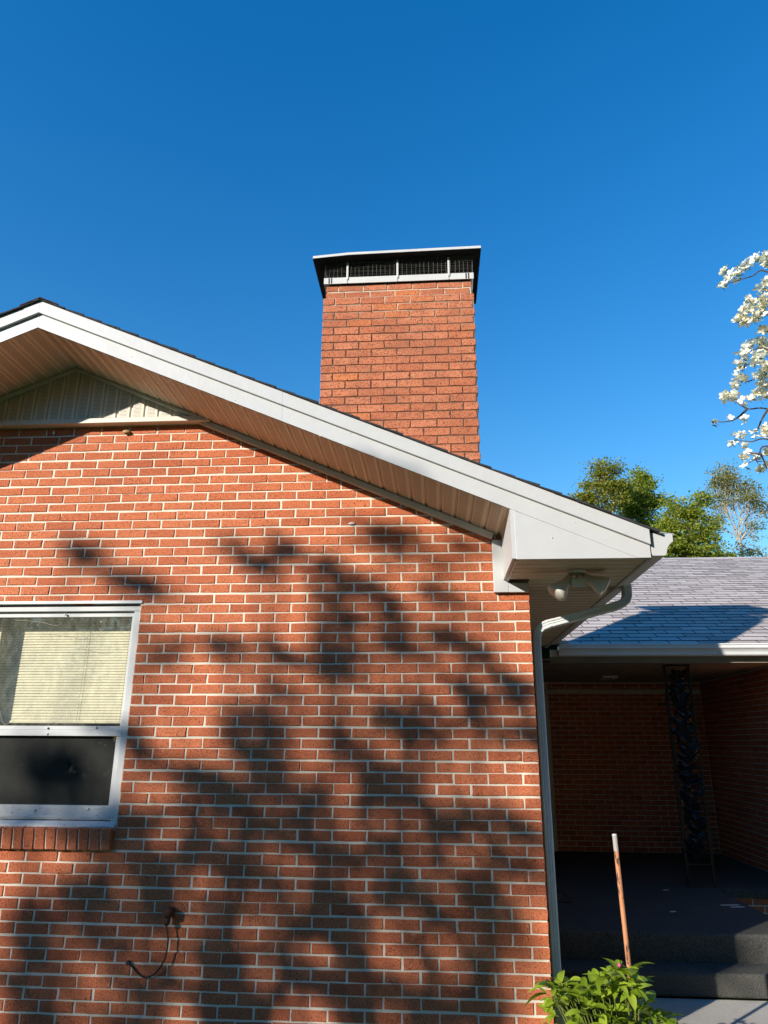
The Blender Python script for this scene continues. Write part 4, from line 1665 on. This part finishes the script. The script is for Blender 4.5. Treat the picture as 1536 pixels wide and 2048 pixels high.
def far(px, py, Y):
    return at(px, py, Y)


TB = 'trees beyond the porch roof'
Y0 = 25.0
def lobe(px, py, rpx, rpz, Y, w=1.0, depth=1.0):
    c = at(px, py, Y)
    k = (c - CAM).dot(fw) / F_PX
    return (c, (1.15 * rpx * k, rpx * k * depth, 1.15 * rpz * k), w)


Ya = 26.0
fa = at(1222, 1042, Ya)
tree('broadleaf_tree', 'tall olive tree with bare pale limbs behind the sloping white rake board', (at(1228, 1120, Ya).x, Ya, GZ), fa,
     [lobe(1212, 940, 26, 20, Ya, 1.3), lobe(1200, 968, 26, 18, Ya, 1.1), lobe(1236, 975, 20, 22, Ya, 1.0), lobe(1180, 1000, 28, 12, Ya, 1.0), lobe(1165, 1000, 16, 12, Ya, 0.6), lobe(1228, 1000, 20, 16, Ya, .6), lobe(1200, 1022, 26, 10, Ya, 0.5)],
     M['leaf_olive'], M['pale_bark'], 5, 0.17, 18, 52, 0.12, 0.42, 0.45, TB)
Yb = 28.0
tree('broadleaf_tree', 'dense yellow green tree between the olive tree and the gutter end', (at(1290, 1120, Yb).x, Yb, GZ), at(1280, 1065, Yb),
     [lobe(1278, 950, 17, 16, Yb, 0.7), lobe(1290, 975, 20, 16, Yb, 1.0), lobe(1272, 1000, 34, 22, Yb, 1.9), lobe(1295, 1010, 24, 24, Yb, 1.2), lobe(1255, 1025, 24, 20, Yb, 1.0), lobe(1290, 1050, 36, 22, Yb, 1.6), lobe(1322, 1000, 14, 10, Yb, .35)],
     M['leaf_green'], M['bark'], 9, 0.17, 18, 60, 0.12, 0.44, 0.45, TB)
Yc = 23.0
tree('broadleaf_tree', 'low bright green tree directly above the porch ridge', (at(1372, 1120, Yc).x, Yc, GZ), at(1370, 1100, Yc),
     [lobe(1352, 1015, 16, 16, Yc, 0.7), lobe(1345, 1045, 28, 22, Yc, 1.5), lobe(1385, 1030, 20, 20, Yc, 1.0), lobe(1365, 1075, 40, 24, Yc, 2.0), lobe(1410, 1060, 24, 30, Yc, 1.3), lobe(1330, 1095, 40, 20, Yc, 1.5), lobe(1400, 1110, 50, 18, Yc, 1.8), lobe(1310, 1115, 40, 16, Yc, 1.2), lobe(1405, 1000, 12, 14, Yc, 0.5), lobe(1450, 1122, 40, 10, Yc, 1.0)],
     M['leaf_green'], M['bark'], 14, 0.15, 18, 56, 0.11, 0.40, 0.45, TB)
Yd = 26.0
tree('broadleaf_tree', 'airy pale tree with thin budding foliage under the dogwood branches', (at(1468, 1125, Yd).x, Yd, GZ), at(1480, 1085, Yd),
     [lobe(1448, 945, 20, 14, Yd, 0.9), lobe(1430, 965, 22, 16, Yd, 0.8), lobe(1470, 965, 24, 18, Yd, 0.9), lobe(1500, 975, 22, 14, Yd, 0.8), lobe(1440, 1000, 26, 20, Yd, 0.8), lobe(1490, 1000, 26, 20, Yd, 0.8), lobe(1515, 1000, 16, 16, Yd, 0.5), lobe(1430, 1040, 24, 20, Yd, 0.8), lobe(1510, 1060, 24, 20, Yd, 0.5), lobe(1500, 1105, 30, 18, Yd, 0.8), lobe(1530, 1020, 14, 12, Yd, 0.3)],
     M['leaf_pale'], M['pale_bark'], 23, 0.10, 26, 24, 0.10, 0.36, 0.45, TB)

# ------------------------------------------------------------------ flowering dogwood reaching in beside the porch
def dogwood():
    Yd_ = 2.6
    base = Vector((5.2, 1.9, GZ))
    o = empty('dogwood_tree', base)
    tag(o, 'white flowering dogwood branches against the blue sky', 'tree')
    r = random.Random(77)
    wood, twigs = MB(), MB()
    crotch = Vector((5.1, 2.0, 0.6))
    limb(wood, base - Vector((0, 0, .1)), crotch, 0.11, 0.075, r, 9, 0.03)
    top_ = Vector((4.9, 2.2, 4.4))
    lead = limb(wood, crotch, top_, 0.07, 0.02, r, 8, 0.05)
    branches = [
        [(1640, 620), (1536, 544), (1505, 552), (1478, 560), (1452, 569), (1441, 574)],
        [(1640, 690), (1536, 630), (1505, 640), (1480, 645), (1470, 640)],
        [(1640, 760), (1540, 700), (1505, 700), (1482, 708), (1480, 728)],
        [(1640, 800), (1540, 752), (1500, 762), (1478, 764), (1468, 772)],
        [(1640, 850), (1536, 818), (1500, 818), (1484, 812), (1470, 803), (1450, 792)],
        [(1494, 818), (1482, 830), (1466, 840), (1445, 844), (1428, 842)],
        [(1536, 818), (1524, 838), (1514, 862), (1508, 874)],
        [(1640, 900), (1536, 878), (1505, 883), (1488, 882), (1468, 882)],
        [(1640, 920), (1536, 892), (1518, 908), (1508, 920), (1488, 930)],
        [(1520, 906), (1528, 922), (1534, 938)],
        [(1518, 908), (1505, 906), (1496, 904)],
    ]
    outer = []
    for bi, br in enumerate(branches):
        yy = Yd_ + r.uniform(-0.4, 0.4) if bi not in (5, 6, 9, 10) else yy
        pts = [at(px, py, yy + 0.05 * i) for i, (px, py) in enumerate(br)]
        if bi not in (5, 6, 9, 10):
            near = min(lead, key=lambda q: abs(q.z - (pts[0].z - 0.5)))
            pts = [near] + pts
        sp = smooth_path(pts, 4)
        k = len(sp)
        if bi not in (5, 6, 9, 10):
            outer += sp[1:6]
        twigs.tube(sp, [0.0105 * (1 - i / k) ** 1.3 + 0.0032 for i in range(k)], 6)
    fm = []
    for v in range(4):
        rr = random.Random(v + 3)
        m = MB()
        for q in range(4):
            an = q * math.pi / 2 + rr.uniform(-0.2, 0.2)
            ca, sa = math.cos(an), math.sin(an)
            cup = rr.uniform(0.0, 0.5)
            L, W = 0.042 * rr.uniform(0.85, 1.15), 0.017
            ring = [(0.004, -0.004), (0.5 * L, -W), (0.92 * L, -0.7 * W), (0.97 * L, 0.0), (0.92 * L, 0.7 * W), (0.5 * L, W), (0.004, 0.004), (0.5 * L, 0)]
            vs = []
            for (u, w_) in ring:
                z = cup * u * u / L + (0.0035 if (u, w_) != (0.5 * L, 0) else 0.0)
                vs.append((u * ca - w_ * sa, u * sa + w_ * ca, z))
            m.add(vs, [(0, 1, 7), (1, 2, 7), (2, 3, 7), (3, 4, 7), (4, 5, 7), (5, 6, 7), (6, 0, 7)])
        fm.append(m.mesh('flower', M['petal']))
    lm = MB()
    lm.add([(0, 0, 0), (0.012, 0.02, 0.004), (0.009, 0.04, 0.0), (0, 0.055, -0.008), (-0.009, 0.04, 0.0), (-0.012, 0.02, 0.004), (0, 0.03, -0.003)], [(0, 1, 6), (1, 2, 6), (2, 3, 6), (3, 4, 6), (4, 5, 6), (5, 0, 6)])
    lm = lm.mesh('leaf', M['leaf_young'])
    cl_ = [(1446, 571, 6, 5), (1455, 560, 6, 4), (1463, 553, 5, 4), (1449, 541, 4, 3), (1470, 548, 8, 5), (1482, 541, 7, 6), (1487, 532, 7, 5), (1500, 524, 9, 6), (1515, 516, 10, 8), (1531, 513, 10, 8), (1526, 527, 10, 6),
           (1533, 560, 8, 5), (1528, 577, 10, 7), (1505, 600, 11, 10), (1527, 600, 12, 12), (1500, 620, 14, 13), (1522, 622, 15, 12), (1482, 632, 10, 9), (1490, 643, 8, 5), (1475, 640, 5, 4), (1508, 637, 12, 7),
           (1530, 660, 8, 8), (1520, 682, 14, 14), (1500, 692, 12, 10), (1530, 702, 14, 14), (1490, 705, 9, 6), (1484, 726, 9, 8), (1510, 717, 14, 12), (1531, 732, 13, 13), (1521, 752, 13, 10), (1480, 737, 6, 5),
           (1476, 758, 7, 4), (1491, 758, 6, 3), (1470, 771, 5, 3), (1526, 772, 11, 9), (1515, 790, 10, 6), (1531, 792, 9, 7), (1450, 793, 7, 6), (1462, 797, 8, 5), (1470, 787, 6, 4), (1500, 800, 8, 4), (1485, 806, 4, 2),
           (1430, 845, 2, 2), (1457, 838, 5, 1), (1488, 841, 5, 2), (1480, 873, 9, 7), (1464, 886, 3, 2), (1490, 890, 4, 2), (1530, 858, 9, 6), (1531, 872, 9, 6), (1496, 904, 4, 2), (1488, 915, 6, 3), (1511, 916, 5, 3), (1520, 936, 8, 4), (1531, 930, 7, 3), (1490, 928, 4, 2), (1535, 905, 5, 3), (1506, 868, 6, 2)]
    n = 0
    rest = MB()
    r.shuffle(cl_)
    for (px, py, rad, cnt) in cl_:
        yc = Yd_ + r.uniform(-0.25, 0.3)
        for k in range(int(cnt * 1.5 + 0.5)):
            p = at(px + r.gauss(0, rad * 0.55), py + r.gauss(0, rad * 0.55), yc + r.uniform(-0.12, 0.12))
            q = Vector((r.gauss(-0.25, 0.55), r.gauss(-0.25, 0.55), r.gauss(0.75, 0.4))).to_track_quat('Z', 'Y').to_matrix().to_4x4()
            fmt = Matrix.Translation(p) @ q @ Matrix.Rotation(r.uniform(0, 6.28), 4, 'Z') @ Matrix.Scale(r.uniform(0.85, 1.25), 4)
            fi = r.randrange(4)
            if n < 300:
                link('flower', fm[fi], o, fmt)
            else:
                rest.add([fmt @ v.co for v in fm[fi].vertices], [tuple(pl_.vertices) for pl_ in fm[fi].polygons])
            n += 1
            if k % 2 == 0:
                d = Vector((r.gauss(0, 0.012), r.gauss(0, 0.012), -0.05))
                twigs.tube([p, p + d * 0.8 + Vector((0.02, 0, -0.01))], 0.0022, 4, False)
            if r.random() < 0.38:
                link('leaf', lm, o, Matrix.Translation(p + Vector((r.gauss(0, 0.02), r.gauss(0, 0.02), -0.02))) @ Matrix.Rotation(r.uniform(0, 6.28), 4, 'Z') @ Matrix.Rotation(r.uniform(-0.6, 0.9), 4, 'X') @ Matrix.Scale(r.uniform(0.7, 1.2), 4))
    for k in range(9):                                   # the far side of the crown
        a_ = lead[int(len(lead) * (0.25 + 0.08 * k)) % len(lead)]
        b_ = a_ + Vector((r.uniform(0.5, 1.6), r.uniform(-1.4, 1.3), r.uniform(0.2, 0.9)))
        outer += limb(twigs, a_, b_, 0.012, 0.004, r, 5, 0.07)[4:]
    for c_ in outer:
        for _ in range(7):
            p = c_ + Vector((r.gauss(0, 0.11), r.gauss(0, 0.13), r.gauss(0.04, 0.09)))
            px_, py_ = project(p)
            if px_ < 1534:
                continue
            q = Vector((r.gauss(-0.25, 0.55), r.gauss(-0.25, 0.55), r.gauss(0.75, 0.4))).to_track_quat('Z', 'Y').to_matrix().to_4x4()
            fmt = Matrix.Translation(p) @ q @ Matrix.Scale(r.uniform(0.85, 1.25), 4)
            fi = r.randrange(4)
            rest.add([fmt @ v.co for v in fm[fi].vertices], [tuple(pl_.vertices) for pl_ in fm[fi].polygons])
            twigs.tube([p, c_], 0.0022, 4, False)
    if rest.v:
        tag(rest.build('blossoms', M['petal_mass'], o), None, None, None, 'stuff')
    wood.build('trunk', M['bark'], o, True)
    twigs.build('branches', M['twig'], o, True)


dogwood()

# ------------------------------------------------------------------ yard trees behind the viewer; their shade falls on the wall
def unseen_tree(name, label, base_t, spots, seed, T, density=1.0, more=()):
    """spots: places of shade on the wall (photo pixels, radius in pixels, weight); the foliage that throws them stands up-sun"""
    r = random.Random(seed)
    back = -Vector((0.942, 1.0, -0.548))
    wood, crown = MB(), MB()
    pts = []
    for (px, py, rx, ry, wgt) in spots:
        t = T + r.uniform(-2.2, 1.4)
        pts.append((at(px, py, 0.0) + back * t, rx * 0.00315, ry * 0.00315, wgt))
    for p_ in more:
        pts.append((Vector(p_) + back * T, 0.30, 0.30, 1.2))
    cx = sum(p[0].x for p in pts) / len(pts)
    cy = sum(p[0].y for p in pts) / len(pts)
    base = Vector((cx + base_t, cy + base_t, GZ))
    o = empty(name, base)
    tag(o, label, 'tree', 'yard trees that shade the wall')
    zmin = min(p[0].z for p in pts)
    fork = Vector((base.x, base.y, zmin - 1.3))
    limb(wood, base - Vector((0, 0, 0.1)), fork, 0.20, 0.15, r, 10, 0.02)
    side = Vector((1.0, -0.952, 0)).normalized()
    for c, rx, rz, wgt in pts:
        tp = limb(wood, fork.lerp(c, 0.12), c, 0.030, 0.010, r, 5, 0.06)
        area = max(0.35, rx * rz / 0.03)
        for q in range(max(2, int(3.3 * area * density))):
            u, v = r.gauss(0, 0.62), r.gauss(0, 0.62)
            cc = c + side * (u * rx) + Vector((0, 0, v * rz)) + back * r.gauss(0, 0.3)
            limb(wood, tp[int((len(tp) - 1) * r.uniform(0.5, 1.0))], cc, 0.009, 0.004, r, 4, 0.08)
            sr = r.uniform(0.04, 0.085)
            for _ in range(int(r.uniform(24, 50) * (0.3 + 0.7 * wgt))):
                p = cc + side * r.gauss(0, sr) + Vector((0, 0, r.gauss(0, sr * 0.7))) + back * r.gauss(0, 0.12)
                scatter_leaves(crown, p, 0.02, 1, 0.105, r, 1.0, 1.0)
    wood.build('trunk', M['bark'], o, True)
    tag(crown.build('crown', M['leaf_green'], o), None, None, None, 'stuff')


def Z(x, y, rx, ry, w_=1.0):
    return (x / 1.3714, 848 + y / 1.3714, rx / 1.3714, ry / 1.3714, w_)


unseen_tree('shade_tree', 'leafy yard tree whose crown shades the middle of the brick wall', -0.6, [
    Z(780, 360, 100, 35), Z(1020, 300, 70, 22), Z(860, 400, 70, 22, .8), Z(700, 400, 40, 20, .6), Z(940, 460, 55, 35), Z(1040, 470, 60, 28), Z(950, 540, 35, 22, .8),
    Z(870, 600, 60, 22), Z(900, 670, 55, 45), Z(950, 760, 60, 60), Z(930, 850, 70, 45, .9), Z(640, 820, 45, 45), Z(690, 880, 65, 40), Z(730, 950, 60, 38), Z(620, 620, 40, 18, .5), Z(750, 725, 45, 18, .6),
    Z(560, 980, 60, 40), Z(530, 1045, 50, 30), Z(610, 1100, 70, 40), Z(480, 1200, 70, 40), Z(560, 1160, 70, 35, .9), Z(680, 1040, 90, 45, .8), Z(820, 1060, 90, 45, .8), Z(640, 1430, 80, 50), Z(620, 1560, 80, 70), Z(560, 1620, 60, 40), Z(650, 1290, 80, 40, .5), Z(570, 1330, 50, 50, .5),
    Z(470, 960, 40, 25, .5), Z(420, 1190, 45, 25, .7)], 31, 10.5, 0.9)
unseen_tree('shade_tree', 'leafy yard tree whose crown shades the wall beside the downspout', 0.8, [
    Z(1280, 615, 60, 20), Z(1150, 645, 60, 22, .6), Z(1270, 740, 50, 20, .8), Z(1100, 795, 40, 38), Z(1140, 835, 45, 28), Z(1220, 860, 60, 24, .8), Z(1430, 735, 40, 20, .8), Z(1455, 850, 30, 24, .8), Z(1180, 385, 40, 18, .4), Z(1230, 480, 45, 20, .5), Z(1100, 545, 40, 18, .5), Z(1280, 330, 40, 16, .5),
    Z(1320, 1100, 65, 42), Z(1210, 1150, 80, 40), Z(1100, 1200, 110, 55), Z(950, 1170, 90, 50), Z(1000, 1240, 120, 50), Z(880, 1290, 80, 35), Z(1060, 1290, 70, 35), Z(1250, 1240, 90, 40), Z(1000, 970, 70, 35, .6), Z(1100, 1000, 60, 35, .5), Z(1400, 1200, 60, 40, .9), Z(1150, 1100, 70, 40, .7), Z(1440, 1050, 30, 60, .6),
    Z(900, 1400, 80, 45, .8), Z(900, 1600, 60, 50), Z(1010, 1440, 60, 35, .5), Z(800, 1480, 60, 40, .6), Z(1050, 1540, 70, 40, .6), Z(1350, 1330, 60, 30, .6), Z(1200, 1350, 70, 35, .6), Z(1250, 1560, 60, 35, .5), Z(1420, 1430, 40, 30, .4)], 32, 10.0, 0.75)
unseen_tree('shade_tree', 'leafy yard tree whose crown dapples the wall below the window', -1.6, [
    Z(225, 350, 40, 38), Z(330, 430, 75, 26), Z(410, 450, 40, 20, .5), Z(60, 1340, 90, 40, .9), Z(160, 1395, 140, 40), Z(60, 1480, 60, 60), Z(320, 1375, 60, 30, .8), Z(400, 1555, 70, 26, .8), Z(100, 1140, 180, 35), Z(280, 1150, 60, 40, .8), Z(250, 1620, 70, 26, .7), Z(60, 1600, 80, 50), Z(100, 1240, 110, 35, .7), Z(260, 1290, 70, 25, .7),
    Z(60, 1060, 150, 40, .8), Z(240, 1060, 90, 40, .8), Z(420, 610, 40, 22, .7), Z(300, 800, 50, 40, .6), Z(380, 900, 40, 30, .5), Z(420, 1330, 30, 16, .6), Z(100, 960, 160, 70, .8), Z(260, 930, 60, 60, .8), Z(390, 1260, 50, 25, .4)], 33, 11.0, 0.7)


# unseen ring of trees, added to block sky light from porch and wall
hd = MB()  # dense leaves far off, added to hide the horizon glow in the window
rh = random.Random(91)
for k in range(9000):
    f = rh.random()
    p = Vector((-48 + 62 * f, -33 + 5 * math.sin(f * 5) + rh.uniform(-0.9, 0.9), GZ + 3.6 * rh.random() * (0.8 + 0.2 * math.sin(f * 40))))
    scatter_leaves(hd, p, 0.2, 1, 0.75, rh, 1.0, 1.0)
M['leaf_unseen'] = leaf_mat('dark leaves out of view', [(0, (0.03, 0.05, 0.012)), (0.5, (0.05, 0.08, 0.018)), (1, (0.075, 0.11, 0.025))], 0.2)
YT = ((2.6, -9.5, 14.0, 3.0, 'big tree added behind the viewer to block sky light'), (7.2, -9.0, 14.0, 3.0, 'big tree added opposite the porch steps to darken the porch'), (11.0, -5.5, 13.5, 3.0, 'big tree added across from the dogwood to block sky light'),
      (13.5, -0.5, 13.0, 3.0, 'big tree added past the end of the porch wing to block sky light'), (5.0, -14.0, 15.0, 3.4, 'tallest tree added far behind the viewer to block sky light'), (-12.5, -2.6, 12.0, 3.0, 'big tree added beyond the far gable corner to block sky light'), (-20.0, -8.5, 14.0, 3.2, 'big tree added far out beyond the window to block sky light'),
      (-20.5, -28.0, 11.5, 4.0, 'distant tree added toward the low sun to block the low sky'), (-26.5, -26.0, 11.5, 4.0, 'distant tree added under the low sun to block the low sky'), (-32.0, -24.0, 12.0, 4.0, 'distant tree added on the far sunny side to block the low sky'), (-13.5, -30.0, 12.5, 4.0, 'distant tree added on the near sunny side to block the low sky'), (-6.0, -25.0, 15.0, 4.0, 'distant tree added straight across the lawn to block sky light'), (-1.0, -17.0, 15.0, 3.4, 'tree added straight across from the gable to block sky light'))
for i, (x, y, h, rr_, lab) in enumerate(YT):
    r = random.Random(i + 400)
    lobes = []
    for k in range(11):
        a = k * 2.4
        f = k / 10.0
        w_ = 1.0 - 0.55 * abs(f - 0.35)
        lobes.append(((x + rr_ * 0.75 * w_ * math.cos(a) * r.uniform(0.5, 1), y + rr_ * 0.75 * w_ * math.sin(a) * r.uniform(0.5, 1), GZ + (1.05 if x > 2 else 0.66) * h * (0.16 + 0.76 * f)), (rr_ * 0.75, rr_ * 0.75, h * 0.11), 1.0))
    tree('unseen_tree', lab, (x, y, GZ), (x, y, GZ + 1.6), lobes, M['leaf_unseen'], M['bark'], 500 + i, 0.26, 13, 24, 0.46, 0.95, 0.8, 'unseen trees added to block sky light')

unseen_hedge = tag(hd.build('unseen_hedge', M['leaf_unseen']), 'tall dark leaf wall out of view, added to darken the window reflection', 'unseen_hedge')
